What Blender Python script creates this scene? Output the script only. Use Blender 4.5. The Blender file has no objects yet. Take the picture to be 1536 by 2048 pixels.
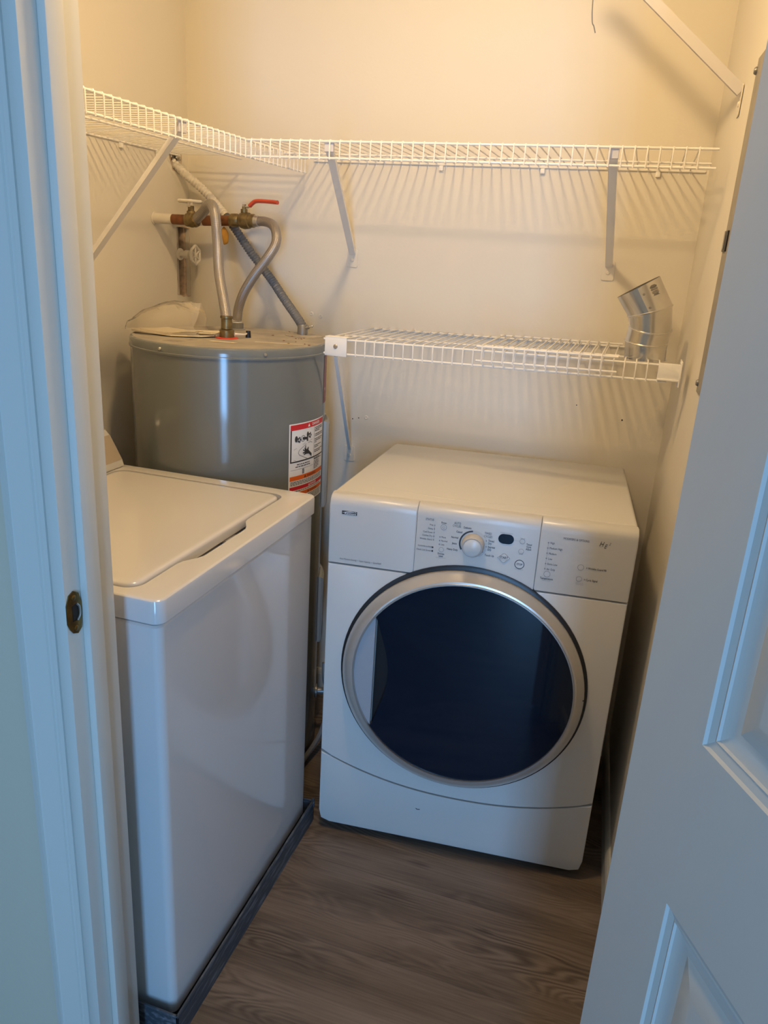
import bpy, bmesh, math, random
from mathutils import Vector, Matrix, noise
random.seed(4)
S = bpy.context.scene
COL = S.collection
PI = math.pi

# ---------------------------------------------------------------- camera
FPX = 1538.0
pitch, roll, yaw = (math.radians(a) for a in (18.7, 3.5, 17.0))
fwd0 = Vector((-math.sin(yaw), math.cos(yaw), 0)); right0 = Vector((math.cos(yaw), math.sin(yaw), 0))
fwd = fwd0 * math.cos(pitch) - Vector((0, 0, 1)) * math.sin(pitch)
up0 = right0.cross(fwd)
right = right0 * math.cos(roll) + up0 * math.sin(roll)
up = right.cross(fwd)
cd = bpy.data.cameras.new('camera'); cam = bpy.data.objects.new('camera', cd); COL.objects.link(cam)
cam.matrix_world = Matrix(((right.x, up.x, -fwd.x, 0), (right.y, up.y, -fwd.y, 0), (right.z, up.z, -fwd.z, 1.5), (0, 0, 0, 1)))
cd.sensor_fit = 'VERTICAL'; cd.sensor_height = 36.0; cd.lens = FPX / 2048 * 36.0; cd.clip_start = 0.02
S.camera = cam

# ---------------------------------------------------------------- light
W = bpy.data.worlds.new('world'); S.world = W; W.use_nodes = True
W.node_tree.nodes['Background'].inputs[0].default_value = (1.0, 0.96, 0.86, 1)
W.node_tree.nodes['Background'].inputs[1].default_value = 0.22
ld = bpy.data.lights.new('window_daylight', 'AREA'); ld.shape = 'RECTANGLE'; ld.size = 0.50; ld.size_y = 2.0
ld.energy = 80; ld.color = (0.24, 0.54, 1.0)
lo = bpy.data.objects.new('window_daylight', ld); COL.objects.link(lo)
lo.location = (0.60, -2.4, 1.02); lo.rotation_euler = (PI / 2, 0, math.radians(10))
BULB = (-0.50, 1.24, 2.40); BULB_R = 0.058; BULB_STRENGTH = 300.0; BULB_COL = (1.0, 0.695, 0.36)
S.view_settings.view_transform = 'Standard'; S.view_settings.look = 'None'
S.view_settings.gamma = 1.0; S.view_settings.use_curve_mapping = False
S.view_settings.exposure = 0.0

# ---------------------------------------------------------------- materials
def nt(name):
    m = bpy.data.materials.new(name); m.use_nodes = True
    t = m.node_tree; b = t.nodes['Principled BSDF']
    return m, t, b
def mat(name, col, rough=0.5, metal=0.0, bump=0.0, scale=60.0, var=0.0, spec=0.5, coat=0.0, vscale=6.0):
    m, t, b = nt(name)
    b.inputs['Base Color'].default_value = (*col, 1); b.inputs['Roughness'].default_value = rough
    b.inputs['Metallic'].default_value = metal; b.inputs['Specular IOR Level'].default_value = spec
    b.inputs['Coat Weight'].default_value = coat; b.inputs['Coat Roughness'].default_value = 0.08
    tc = t.nodes.new('ShaderNodeTexCoord')
    if bump:
        n = t.nodes.new('ShaderNodeTexNoise'); n.inputs['Scale'].default_value = scale; n.inputs['Detail'].default_value = 4
        t.links.new(tc.outputs['Object'], n.inputs['Vector'])
        bp = t.nodes.new('ShaderNodeBump'); bp.inputs['Strength'].default_value = bump; bp.inputs['Distance'].default_value = 0.003
        t.links.new(n.outputs['Fac'], bp.inputs['Height']); t.links.new(bp.outputs['Normal'], b.inputs['Normal'])
    if var:
        n = t.nodes.new('ShaderNodeTexNoise'); n.inputs['Scale'].default_value = vscale; n.inputs['Detail'].default_value = 6
        t.links.new(tc.outputs['Object'], n.inputs['Vector'])
        r = t.nodes.new('ShaderNodeValToRGB')
        r.color_ramp.elements[0].position = 0.3; r.color_ramp.elements[1].position = 0.7
        r.color_ramp.elements[0].color = (*[c * (1 - var) for c in col], 1)
        r.color_ramp.elements[1].color = (*[min(1, c * (1 + var)) for c in col], 1)
        t.links.new(n.outputs['Fac'], r.inputs['Fac']); t.links.new(r.outputs['Color'], b.inputs['Base Color'])
    return m
def wood_mat():
    m, t, b = nt('vinyl_wood'); N = t.nodes.new; L = t.links.new
    tc = N('ShaderNodeTexCoord'); oi = N('ShaderNodeObjectInfo')
    mul = N('ShaderNodeVectorMath'); mul.operation = 'MULTIPLY_ADD'
    off = N('ShaderNodeCombineXYZ'); mm = N('ShaderNodeMath'); mm.operation = 'MULTIPLY'; mm.inputs[1].default_value = 37.0
    L(oi.outputs['Random'], mm.inputs[0]); L(mm.outputs[0], off.inputs[0]); L(mm.outputs[0], off.inputs[1])
    add = N('ShaderNodeVectorMath'); add.operation = 'ADD'; L(tc.outputs['Object'], add.inputs[0]); L(off.outputs[0], add.inputs[1])
    # cathedral grain: distorted field, banded
    mp = N('ShaderNodeMapping'); mp.inputs['Scale'].default_value = (1.6, 7.0, 1); L(add.outputs[0], mp.inputs[0])
    n1 = N('ShaderNodeTexNoise'); n1.inputs['Scale'].default_value = 1.0; n1.inputs['Detail'].default_value = 2.0; n1.inputs['Roughness'].default_value = 0.45
    L(mp.outputs[0], n1.inputs['Vector'])
    m2 = N('ShaderNodeMath'); m2.operation = 'MULTIPLY'; m2.inputs[1].default_value = 190.0; L(n1.outputs['Fac'], m2.inputs[0])
    sn = N('ShaderNodeMath'); sn.operation = 'SINE'; L(m2.outputs[0], sn.inputs[0])
    # mask where the cathedral shows
    mp3 = N('ShaderNodeMapping'); mp3.inputs['Scale'].default_value = (1.3, 4.0, 1); L(add.outputs[0], mp3.inputs[0])
    n3 = N('ShaderNodeTexNoise'); n3.inputs['Scale'].default_value = 1.7; n3.inputs['Detail'].default_value = 3; L(mp3.outputs[0], n3.inputs['Vector'])
    rm = N('ShaderNodeMapRange'); rm.inputs[1].default_value = 0.46; rm.inputs[2].default_value = 0.66; L(n3.outputs['Fac'], rm.inputs[0])
    g1 = N('ShaderNodeMath'); g1.operation = 'MULTIPLY'; L(sn.outputs[0], g1.inputs[0]); L(rm.outputs[0], g1.inputs[1])
    # fine fibres
    mp2 = N('ShaderNodeMapping'); mp2.inputs['Scale'].default_value = (6, 210, 1); L(add.outputs[0], mp2.inputs[0])
    n2 = N('ShaderNodeTexNoise'); n2.inputs['Scale'].default_value = 1.0; n2.inputs['Detail'].default_value = 5; L(mp2.outputs[0], n2.inputs['Vector'])
    # broad tone
    mp4 = N('ShaderNodeMapping'); mp4.inputs['Scale'].default_value = (1.6, 9, 1); L(add.outputs[0], mp4.inputs[0])
    n4 = N('ShaderNodeTexNoise'); n4.inputs['Scale'].default_value = 1.4; n4.inputs['Detail'].default_value = 4; L(mp4.outputs[0], n4.inputs['Vector'])
    a1 = N('ShaderNodeMath'); a1.operation = 'MULTIPLY_ADD'; a1.inputs[1].default_value = 0.20; L(g1.outputs[0], a1.inputs[0]); L(n4.outputs['Fac'], a1.inputs[2])
    a2 = N('ShaderNodeMath'); a2.operation = 'MULTIPLY_ADD'; a2.inputs[1].default_value = 0.55; L(n2.outputs['Fac'], a2.inputs[0]); L(a1.outputs[0], a2.inputs[2])
    gm = N('ShaderNodeNewGeometry'); cur = a2.outputs[0]
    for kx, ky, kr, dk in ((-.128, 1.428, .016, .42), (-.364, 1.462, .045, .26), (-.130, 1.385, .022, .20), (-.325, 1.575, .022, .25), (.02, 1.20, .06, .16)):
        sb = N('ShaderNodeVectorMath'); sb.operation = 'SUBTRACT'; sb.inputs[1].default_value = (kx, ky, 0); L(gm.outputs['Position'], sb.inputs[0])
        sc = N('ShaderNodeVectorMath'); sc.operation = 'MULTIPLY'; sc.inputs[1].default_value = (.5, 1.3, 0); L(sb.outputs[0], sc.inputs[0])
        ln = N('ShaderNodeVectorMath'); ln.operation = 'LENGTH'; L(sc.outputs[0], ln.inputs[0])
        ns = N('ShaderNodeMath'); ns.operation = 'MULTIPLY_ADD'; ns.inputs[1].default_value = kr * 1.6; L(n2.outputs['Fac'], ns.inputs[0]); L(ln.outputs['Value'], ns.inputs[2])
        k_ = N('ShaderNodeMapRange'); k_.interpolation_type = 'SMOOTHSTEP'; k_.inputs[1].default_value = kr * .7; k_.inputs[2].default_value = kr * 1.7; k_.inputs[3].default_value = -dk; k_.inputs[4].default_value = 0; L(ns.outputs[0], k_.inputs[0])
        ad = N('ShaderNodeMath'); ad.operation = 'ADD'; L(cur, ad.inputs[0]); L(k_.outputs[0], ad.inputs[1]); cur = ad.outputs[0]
    rp = N('ShaderNodeValToRGB'); L(cur, rp.inputs['Fac'])
    e = rp.color_ramp.elements
    e[0].position = 0.45; e[0].color = (0.060, 0.043, 0.032, 1); e[1].position = 1.08; e[1].color = (0.205, 0.160, 0.125, 1)
    x = e.new(0.72); x.color = (0.130, 0.098, 0.074, 1)
    L(rp.outputs['Color'], b.inputs['Base Color'])
    b.inputs['Roughness'].default_value = 0.5
    bp = N('ShaderNodeBump'); bp.inputs['Strength'].default_value = 0.15; bp.inputs['Distance'].default_value = 0.001
    L(a2.outputs[0], bp.inputs['Height']); L(bp.outputs['Normal'], b.inputs['Normal'])
    return m
def braid_mat():
    m, t, b = nt('braided_steel'); N = t.nodes.new; L = t.links.new
    uv = N('ShaderNodeUVMap'); sp = N('ShaderNodeSeparateXYZ'); L(uv.outputs[0], sp.inputs[0])
    def diag(s):
        a = N('ShaderNodeMath'); a.operation = 'MULTIPLY'; a.inputs[1].default_value = 12.0 * s; L(sp.outputs[0], a.inputs[0])
        c = N('ShaderNodeMath'); c.operation = 'MULTIPLY_ADD'; c.inputs[1].default_value = 230.0; L(sp.outputs[1], c.inputs[0]); L(a.outputs[0], c.inputs[2])
        k = N('ShaderNodeMath'); k.operation = 'MULTIPLY'; k.inputs[1].default_value = 2 * PI; L(c.outputs[0], k.inputs[0])
        s_ = N('ShaderNodeMath'); s_.operation = 'SINE'; L(k.outputs[0], s_.inputs[0]); return s_
    p, q = diag(1), diag(-1)
    pr = N('ShaderNodeMath'); pr.operation = 'MULTIPLY'; L(p.outputs[0], pr.inputs[0]); L(q.outputs[0], pr.inputs[1])
    mr = N('ShaderNodeMapRange'); mr.inputs[1].default_value = -1; mr.inputs[2].default_value = 1; L(pr.outputs[0], mr.inputs[0])
    rp = N('ShaderNodeValToRGB'); L(mr.outputs[0], rp.inputs['Fac'])
    rp.color_ramp.elements[0].color = (0.16, 0.15, 0.14, 1); rp.color_ramp.elements[1].color = (0.62, 0.58, 0.55, 1)
    L(rp.outputs['Color'], b.inputs['Base Color']); b.inputs['Metallic'].default_value = 0.8; b.inputs['Roughness'].default_value = 0.36
    bp = N('ShaderNodeBump'); bp.inputs['Strength'].default_value = 0.5; bp.inputs['Distance'].default_value = 0.001
    L(mr.outputs[0], bp.inputs['Height']); L(bp.outputs['Normal'], b.inputs['Normal'])
    return m
def film_mat():
    m, t, b = nt('clear_plastic_film'); N = t.nodes.new; L = t.links.new
    b.inputs['Base Color'].default_value = (0.85, 0.80, 0.70, 1); b.inputs['Roughness'].default_value = 0.07; b.inputs['Coat Weight'].default_value = 1.0
    n = N('ShaderNodeTexNoise'); n.inputs['Scale'].default_value = 28; n.inputs['Detail'].default_value = 3
    tc = N('ShaderNodeTexCoord'); L(tc.outputs['Object'], n.inputs['Vector'])
    bp = N('ShaderNodeBump'); bp.inputs['Strength'].default_value = 0.30; bp.inputs['Distance'].default_value = 0.01
    L(n.outputs['Fac'], bp.inputs['Height']); L(bp.outputs['Normal'], b.inputs['Normal'])
    tr = N('ShaderNodeBsdfTransparent'); tr.inputs[0].default_value = (0.97, 0.95, 0.90, 1)
    gl = N('ShaderNodeBsdfGlossy'); gl.inputs['Roughness'].default_value = 0.10; L(bp.outputs['Normal'], gl.inputs['Normal'])
    mx = N('ShaderNodeMixShader'); mx.inputs[0].default_value = 0.28
    L(tr.outputs[0], mx.inputs[1]); L(b.outputs[0], mx.inputs[2])
    lw = N('ShaderNodeLayerWeight'); lw.inputs['Blend'].default_value = 0.12; L(bp.outputs['Normal'], lw.inputs['Normal'])
    m2 = N('ShaderNodeMixShader'); L(lw.outputs['Fresnel'], m2.inputs[0]); L(mx.outputs[0], m2.inputs[1]); L(gl.outputs[0], m2.inputs[2])
    L(m2.outputs[0], t.nodes['Material Output'].inputs['Surface'])
    return m
def dusty_mat():
    m, t, b = nt('dusty_tank_top'); N = t.nodes.new; L = t.links.new
    tc = N('ShaderNodeTexCoord'); n = N('ShaderNodeTexNoise'); n.inputs['Scale'].default_value = 14; n.inputs['Detail'].default_value = 8
    L(tc.outputs['Object'], n.inputs['Vector'])
    rp = N('ShaderNodeValToRGB'); L(n.outputs['Fac'], rp.inputs['Fac'])
    e = rp.color_ramp.elements; e[0].position = 0.35; e[0].color = (0.30, 0.27, 0.23, 1); e[1].position = 0.62; e[1].color = (0.42, 0.38, 0.31, 1)
    x = e.new(0.72); x.color = (0.16, 0.13, 0.10, 1)
    L(rp.outputs['Color'], b.inputs['Base Color']); b.inputs['Roughness'].default_value = 0.6
    return m
def scratched(name, col, col2):
    m, t, b = nt(name); N = t.nodes.new; L = t.links.new
    tc = N('ShaderNodeTexCoord'); mp = N('ShaderNodeMapping'); mp.inputs['Scale'].default_value = (30, 9, 60); mp.inputs['Rotation'].default_value = (0.6, 0.3, 0)
    L(tc.outputs['Object'], mp.inputs[0]); n = N('ShaderNodeTexNoise'); n.inputs['Scale'].default_value = 2; n.inputs['Detail'].default_value = 6
    L(mp.outputs[0], n.inputs['Vector']); rp = N('ShaderNodeValToRGB'); L(n.outputs['Fac'], rp.inputs['Fac'])
    e = rp.color_ramp.elements; e[0].position = 0.5; e[0].color = (*col, 1); e[1].position = 0.78; e[1].color = (*col2, 1)
    L(rp.outputs['Color'], b.inputs['Base Color']); b.inputs['Roughness'].default_value = 0.5; b.inputs['Metallic'].default_value = 0.3
    return m

WALL = mat('wall_paint', (0.74, 0.695, 0.60), 0.55, bump=0.10, scale=120)
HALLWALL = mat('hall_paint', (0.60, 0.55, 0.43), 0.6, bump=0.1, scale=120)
CEIL = mat('ceiling_paint', (0.80, 0.78, 0.74), 0.8)
TRIM = mat('trim_gloss_paint', (0.64, 0.635, 0.58), 0.32, bump=0.05, scale=35)
DOORP = mat('door_paint', (0.57, 0.57, 0.535), 0.36, bump=0.05, scale=90)
WOOD = wood_mat()
GAPM = mat('subfloor', (0.06, 0.045, 0.035), 0.8)
ENAMEL = mat('white_enamel', (0.63, 0.62, 0.61), 0.13, bump=0.015, scale=140, coat=0.3)
ENAMEL_D = mat('dryer_white', (0.62, 0.615, 0.59), 0.22, bump=0.02, scale=200)
CONSOLE = mat('dryer_console_white', (0.57, 0.565, 0.54), 0.30, bump=0.03, scale=260)
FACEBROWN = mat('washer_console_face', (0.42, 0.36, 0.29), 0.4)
WIRE = mat('white_vinyl_wire', (0.86, 0.84, 0.79), 0.35)
BRACE = mat('brace_paint', (0.90, 0.87, 0.82), 0.4)
BRACE_G = mat('brace_grey', (0.62, 0.60, 0.60), 0.45)  # plain grey, darker than the pale brace colour
TANK = mat('tank_grey_paint', (0.155, 0.172, 0.172), 0.13, bump=0.004, scale=30)
TANKTOP = dusty_mat()
PANELG = mat('access_cover_grey', (0.34, 0.36, 0.36), 0.4)
BLACK = mat('black_plastic', (0.012, 0.012, 0.014), 0.35)
DARK = mat('dark_void', (0.02, 0.018, 0.016), 0.8)
PRINT = mat('print_black', (0.035, 0.035, 0.04), 0.5)
PRINTG = mat('print_grey', (0.30, 0.30, 0.31), 0.5)
PRINTLG = mat('print_light_grey', (0.50, 0.50, 0.49), 0.5)
WHITEP = mat('print_white', (0.85, 0.85, 0.84), 0.5)
REDP = mat('print_red', (0.62, 0.018, 0.03), 0.45)
ORANGEP = mat('print_orange', (0.80, 0.14, 0.012), 0.45)
MAROON = mat('print_maroon', (0.23, 0.06, 0.07), 0.45)
PAPER = mat('paper_white', (0.80, 0.78, 0.74), 0.6)
REDRUB = mat('red_gasket', (0.72, 0.06, 0.03), 0.4)
REDH = mat('red_lever_vinyl', (0.62, 0.07, 0.025), 0.4)
BRASS = mat('old_brass', (0.22, 0.165, 0.075), 0.38, metal=0.75, var=0.3, vscale=60)
BRASS2 = mat('strike_brass', (0.22, 0.14, 0.045), 0.3, metal=0.9, var=0.25, vscale=80)
COPPER = mat('aged_copper', (0.20, 0.082, 0.034), 0.42, metal=0.6, var=0.35, vscale=45)
PIPEP = mat('painted_pipe', (0.74, 0.695, 0.60), 0.5, bump=0.2, scale=50)
BRAID = braid_mat()
CONDG = mat('conduit_grey', (0.16, 0.165, 0.17), 0.5)
STEEL = mat('steel', (0.55, 0.54, 0.52), 0.3, metal=0.9)
ZINC = mat('grey_zinc', (0.24, 0.24, 0.235), 0.4, metal=0.5)
GALV = mat('galvanised_duct', (0.66, 0.65, 0.62), 0.24, metal=0.95, var=0.10, vscale=18, bump=0.03, scale=20)
RING = mat('silver_door_ring', (0.60, 0.57, 0.53), 0.30, metal=0.6)
RECESS = mat('silver_recess_plate', (0.42, 0.44, 0.48), 0.4, metal=0.3)
m, t, b = nt('dark_blue_glass'); GLASS = m
b.inputs['Base Color'].default_value = (0.002, 0.009, 0.022, 1); b.inputs['Roughness'].default_value = 0.05
b.inputs['Specular IOR Level'].default_value = 0.5
KNOBM = mat('knob_grey', (0.46, 0.45, 0.43), 0.35)
KNOBC = mat('knob_cap', (0.62, 0.62, 0.60), 0.3)
DISPM = mat('display_navy', (0.006, 0.014, 0.03), 0.15)
PANM = scratched('drip_pan_metal', (0.065, 0.08, 0.10), (0.26, 0.29, 0.32))
FILM = film_mat()
CREAM = mat('cream_paper', (0.74, 0.66, 0.50), 0.7)
FOAM = mat('yellow_foam', (0.50, 0.26, 0.04), 0.8, bump=0.6, scale=90)
STUD = mat('bare_stud', (0.36, 0.33, 0.28), 0.8, var=0.3, vscale=25)
GYP = mat('torn_gypsum', (0.55, 0.42, 0.30), 0.9, var=0.35, vscale=60)
RISER = mat('brown_pipe', (0.22, 0.085, 0.03), 0.5, var=0.3, vscale=30)
EPANEL = mat('breaker_panel_grey', (0.27, 0.245, 0.20), 0.45, var=0.12, vscale=30)
m, t, b = nt('lamp_glow'); GLOW = m
b.inputs['Base Color'].default_value = (1, 1, 1, 1); b.inputs['Emission Color'].default_value = (*BULB_COL, 1); b.inputs['Emission Strength'].default_value = BULB_STRENGTH

# ---------------------------------------------------------------- helpers
def obj(name, bm, material, parent=None, smooth=True, ang=35, kind=None):
    me = bpy.data.meshes.new(name)
    bmesh.ops.recalc_face_normals(bm, faces=bm.faces)
    bm.to_mesh(me); bm.free()
    me.materials.append(material)
    if smooth:
        me.polygons.foreach_set('use_smooth', [True] * len(me.polygons))
        me.set_sharp_from_angle(angle=math.radians(ang))
    o = bpy.data.objects.new(name, me); COL.objects.link(o)
    if parent: o.parent = parent
    if kind: o['kind'] = kind
    return o
def tag(o, label, cat, group=None):
    o['label'] = label; o['category'] = cat
    if group: o['group'] = group
    return o
def thing(name, label, cat, loc=(0, 0, 0), rz=0.0, group=None):
    o = bpy.data.objects.new(name, None); COL.objects.link(o); o.empty_display_size = 0.05
    o.location = loc; o.rotation_euler = (0, 0, rz)
    return tag(o, label, cat, group)
def struct(name, bm, m, smooth=False, parent=None, ang=35):
    o = obj(name, bm, m, parent, smooth, ang)
    if parent is None: o['kind'] = 'structure'
    return o
def copy_tree(o, parent=None):
    c = o.copy(); COL.objects.link(c)
    if parent: c.parent = parent
    for ch in list(o.children): copy_tree(ch, c)
    return c
def share(o, parent=None, loc=None):
    c = o.copy(); COL.objects.link(c)
    if parent: c.parent = parent
    if loc is not None: c.location = loc
    return c
def BM(): return bmesh.new()
def box(bm, x0, x1, y0, y1, z0, z1, bev=0.0, seg=2, M=None):
    r = bmesh.ops.create_cube(bm, size=1.0); vs = r['verts']
    for v in vs:
        v.co = Vector((x0 + (v.co.x + .5) * (x1 - x0), y0 + (v.co.y + .5) * (y1 - y0), z0 + (v.co.z + .5) * (z1 - z0)))
    es = list({e for v in vs for e in v.link_edges})
    if bev:
        rr = bmesh.ops.bevel(bm, geom=es, offset=bev, segments=seg, affect='EDGES', profile=0.5)
        vs = list({v for f in rr['faces'] for v in f.verts} | {v for v in vs if v.is_valid})
    if M is not None:
        for v in vs: v.co = M @ v.co
    return vs
def loft(bm, rings, cap0=True, cap1=True, closed=True):
    R = [[bm.verts.new(p) for p in r] for r in rings]; n = len(R[0])
    for a, c in zip(R, R[1:]):
        for i in range(n if closed else n - 1):
            j = (i + 1) % n
            bm.faces.new((a[i], a[j], c[j], c[i]))
    if cap0: bm.faces.new(R[0][::-1])
    if cap1: bm.faces.new(R[-1])
    return [v for r in R for v in r]
def prism(bm, poly, fn, d0, d1, bev=0.0, seg=2):
    """poly 2D outline; fn(u, v, d) -> 3D point"""
    A = [bm.verts.new(fn(u, v, d0)) for u, v in poly]; C = [bm.verts.new(fn(u, v, d1)) for u, v in poly]
    n = len(poly); fs = [bm.faces.new(A[::-1]), bm.faces.new(C)]
    for i in range(n):
        j = (i + 1) % n; fs.append(bm.faces.new((A[i], A[j], C[j], C[i])))
    if bev:
        es = list({e for e in fs[0].edges} | {e for e in fs[1].edges})
        bmesh.ops.bevel(bm, geom=es, offset=bev, segments=seg, affect='EDGES', profile=0.5, clamp_overlap=True)
def lathe(bm, prof, seg=32, M=None, cap0=True, cap1=True):
    """prof: (r, h) pairs about local z"""
    rings = []
    for r, h in prof:
        ring = [Vector((max(r, 1e-5) * math.cos(2 * PI * i / seg), max(r, 1e-5) * math.sin(2 * PI * i / seg), h)) for i in range(seg)]
        rings.append([M @ p for p in ring] if M is not None else ring)
    return loft(bm, rings, cap0, cap1)
def axisM(c, d):
    q = Vector((0, 0, 1)).rotation_difference(Vector(d).normalized())
    return Matrix.Translation(Vector(c)) @ q.to_matrix().to_4x4()
def spline(pts, n=12):
    P = [Vector(p) for p in pts]; P = [P[0] * 2 - P[1]] + P + [P[-1] * 2 - P[-2]]; out = []
    for i in range(1, len(P) - 2):
        for k in range(n):
            t = k / n
            out.append(0.5 * ((2 * P[i]) + (P[i + 1] - P[i - 1]) * t + (2 * P[i - 1] - 5 * P[i] + 4 * P[i + 1] - P[i + 2]) * t * t + (3 * P[i] - P[i - 1] - 3 * P[i + 1] + P[i + 2]) * t ** 3))
    out.append(P[-2]); return out
def sweep(bm, pts, r, seg=8, cap=True, rf=None, uv=False):
    P = [Vector(p) for p in pts]; n = len(P); rings = []; nrm = None; s = 0.0; ss = []
    for i in range(n):
        t = (P[min(i + 1, n - 1)] - P[max(i - 1, 0)]).normalized()
        if nrm is None:
            a = Vector((0, 0, 1)) if abs(t.z) < 0.9 else Vector((1, 0, 0)); nrm = t.cross(a).normalized()
        else:
            nrm = (nrm - t * nrm.dot(t)).normalized()
        bn = t.cross(nrm)
        if i: s += (P[i] - P[i - 1]).length
        ss.append(s); rr = rf(s, i) if rf else r
        rings.append([P[i] + (nrm * math.cos(2 * PI * k / seg) + bn * math.sin(2 * PI * k / seg)) * rr for k in range(seg)])
    R = [[bm.verts.new(p) for p in ring] for ring in rings]
    lay = bm.loops.layers.uv.verify() if uv else None
    for i in range(n - 1):
        for k in range(seg):
            j = (k + 1) % seg
            f = bm.faces.new((R[i][k], R[i][j], R[i + 1][j], R[i + 1][k]))
            if uv:
                for lp, (u, v) in zip(f.loops, ((k, ss[i]), (k + 1, ss[i]), (k + 1, ss[i + 1]), (k, ss[i + 1]))): lp[lay].uv = (u / seg, v)
    if cap: bm.faces.new(R[0][::-1]); bm.faces.new(R[-1])
def rrect(x0, y0, x1, y1, r, n=6):
    out = []
    for cx, cy, a0 in ((x1 - r, y1 - r, 0), (x0 + r, y1 - r, PI / 2), (x0 + r, y0 + r, PI), (x1 - r, y0 + r, 1.5 * PI)):
        for k in range(n + 1):
            a = a0 + (PI / 2) * k / n; out.append((cx + r * math.cos(a), cy + r * math.sin(a)))
    return out
def holed(bm, outer, holes, fn, d0, d1):
    """plate with holes: outlines in 2D, front at d0, back at d1"""
    def side(d):
        loops = []; es = []
        for poly in [outer] + holes:
            vs = [bm.verts.new(fn(u, v, d)) for u, v in poly]; loops.append(vs)
            es += [bm.edges.new((vs[i], vs[(i + 1) % len(vs)])) for i in range(len(vs))]
        bmesh.ops.triangle_fill(bm, use_beauty=True, use_dissolve=False, edges=es)
        return loops
    A = side(d0); C = side(d1)
    for a, c in zip(A, C):
        for i in range(len(a)):
            j = (i + 1) % len(a); bm.faces.new((a[i], a[j], c[j], c[i]))
XY = lambda u, v, d: Vector((u, v, d))
XZ = lambda u, v, d: Vector((u, d, v))
YZ = lambda u, v, d: Vector((d, u, v))
_tc = {}
def text2d(s, size=0.008, align='CENTER', shear=0.0, bold=0.0):
    k = (s, align, shear, bold)
    if k not in _tc:
        c = bpy.data.curves.new('t', 'FONT'); c.body = s; c.size = 1.0; c.align_x = align; c.align_y = 'CENTER'; c.shear = shear; c.resolution_u = 2; c.offset = bold
        c.fill_mode = 'FRONT'
        o = bpy.data.objects.new('t', c); COL.objects.link(o)
        dg = bpy.context.evaluated_depsgraph_get(); dg.update()
        me = bpy.data.meshes.new_from_object(o.evaluated_get(dg))
        _tc[k] = ([(v.co.x, v.co.y) for v in me.vertices], [tuple(p.vertices) for p in me.polygons])
        bpy.data.objects.remove(o); bpy.data.curves.remove(c); bpy.data.meshes.remove(me)
    vs, fs = _tc[k]
    return [(x * size, y * size) for x, y in vs], fs
def put_text(bm, s, fn, size, align='CENTER', shear=0.0, bold=0.0):
    vs, fs = text2d(s, size, align, shear, bold)
    V = [bm.verts.new(fn(x, y)) for x, y in vs]
    for f in fs:
        try: bm.faces.new([V[i] for i in f])
        except ValueError: pass
def flat(bm, poly, fn):
    return bm.faces.new([bm.verts.new(fn(u, v)) for u, v in poly])
def annulus(bm, cx, cz, r0, r1, fn, a0=0.0, a1=2 * PI, n=28):
    full = abs(a1 - a0 - 2 * PI) < 1e-6; k = n if full else n + 1
    A = []; C = []
    for i in range(k):
        a = a0 + (a1 - a0) * i / n
        A.append(bm.verts.new(fn(cx + r0 * math.cos(a), cz + r0 * math.sin(a)))); C.append(bm.verts.new(fn(cx + r1 * math.cos(a), cz + r1 * math.sin(a))))
    for i in range(n):
        j = (i + 1) % k; bm.faces.new((A[i], A[j], C[j], C[i]))
def disc(bm, cx, cz, r, fn, n=16):
    flat(bm, [(cx + r * math.cos(2 * PI * i / n), cz + r * math.sin(2 * PI * i / n)) for i in range(n)], fn)
def screw(bm, c, d, r=0.005, h=0.002):
    lathe(bm, [(r, 0), (r, h * .4), (r * .7, h), (0, h * 1.1)], 12, axisM(c, d), True, False)

# ---------------------------------------------------------------- the room
XL, XR, YB, YF, ZC = -1.38, 0.11, 2.25, 0.905, 2.44
YO = 0.815                                     # hall side of the front wall
JL, JR = -0.7045, 0.100                        # jamb faces
b = BM(); box(b, -2.6, 2.0, -2.6, YB + .1, -0.06, -0.006); floor = struct('floor', b, GAPM)
PW = 0.23
plank0 = None; row = 0; y = YB + 0.05
while y > -1.5:
    x = -2.0 - (0.02 + 0.34 * random.random())
    while x < 1.6:
        if plank0 is None:
            b = BM(); box(b, 0.0, 1.2194, -PW / 2 + .00012, PW / 2 - .00012, -0.006, 0.0, 0.0002, 1)
            plank0 = obj('plank', b, WOOD, floor, False); p = plank0
        else: p = share(plank0)
        p.location = (x, y, 0); x += 1.22
    y -= PW
b = BM(); box(b, XL - .1, XR + .1, YB, YB + .1, 0, ZC); wall_back = struct('wall_back', b, WALL)
# left wall with the cut-out round the riser valve and the rough conduit hole
cut = [(2.172, 1.336), (2.205, 1.331), (2.246, 1.329), (2.247, 1.40), (2.244, 1.47), (2.247, 1.531), (2.21, 1.535), (2.176, 1.533), (2.178, 1.45), (2.174, 1.40)]
hole = [(2.180 + (0.028 + 0.006 * math.sin(3 * a)) * math.cos(a), 1.722 + (0.036 + 0.006 * math.cos(2 * a)) * math.sin(a)) for a in [2 * PI * i / 14 for i in range(14)]]
b = BM(); holed(b, [(YF - .1, 0), (YB, 0), (YB, ZC), (YF - .1, ZC)], [cut, hole], YZ, XL, XL - 0.014); wall_left = struct('wall_left', b, WALL)
b = BM(); box(b, XL - .12, XL - .1, YF - .1, YB, 0, ZC); obj('wall_back_sheet', b, DARK, wall_left, False)
b = BM(); box(b, XL - .1, XL - .0145, 2.135, 2.181, 0.02, 2.4, .002); obj('stud', b, STUD, wall_left, False)
b = BM(); box(b, XL - .1, XL - .0145, 2.237, 2.249, 0.02, 2.4, .002); obj('stud', b, GYP, wall_left, False)
b = BM(); box(b, XL - .075, XL - .030, 2.214, 2.233, 0.02, 2.4, .002); obj('backing_strip', b, PIPEP, wall_left, False)
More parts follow.
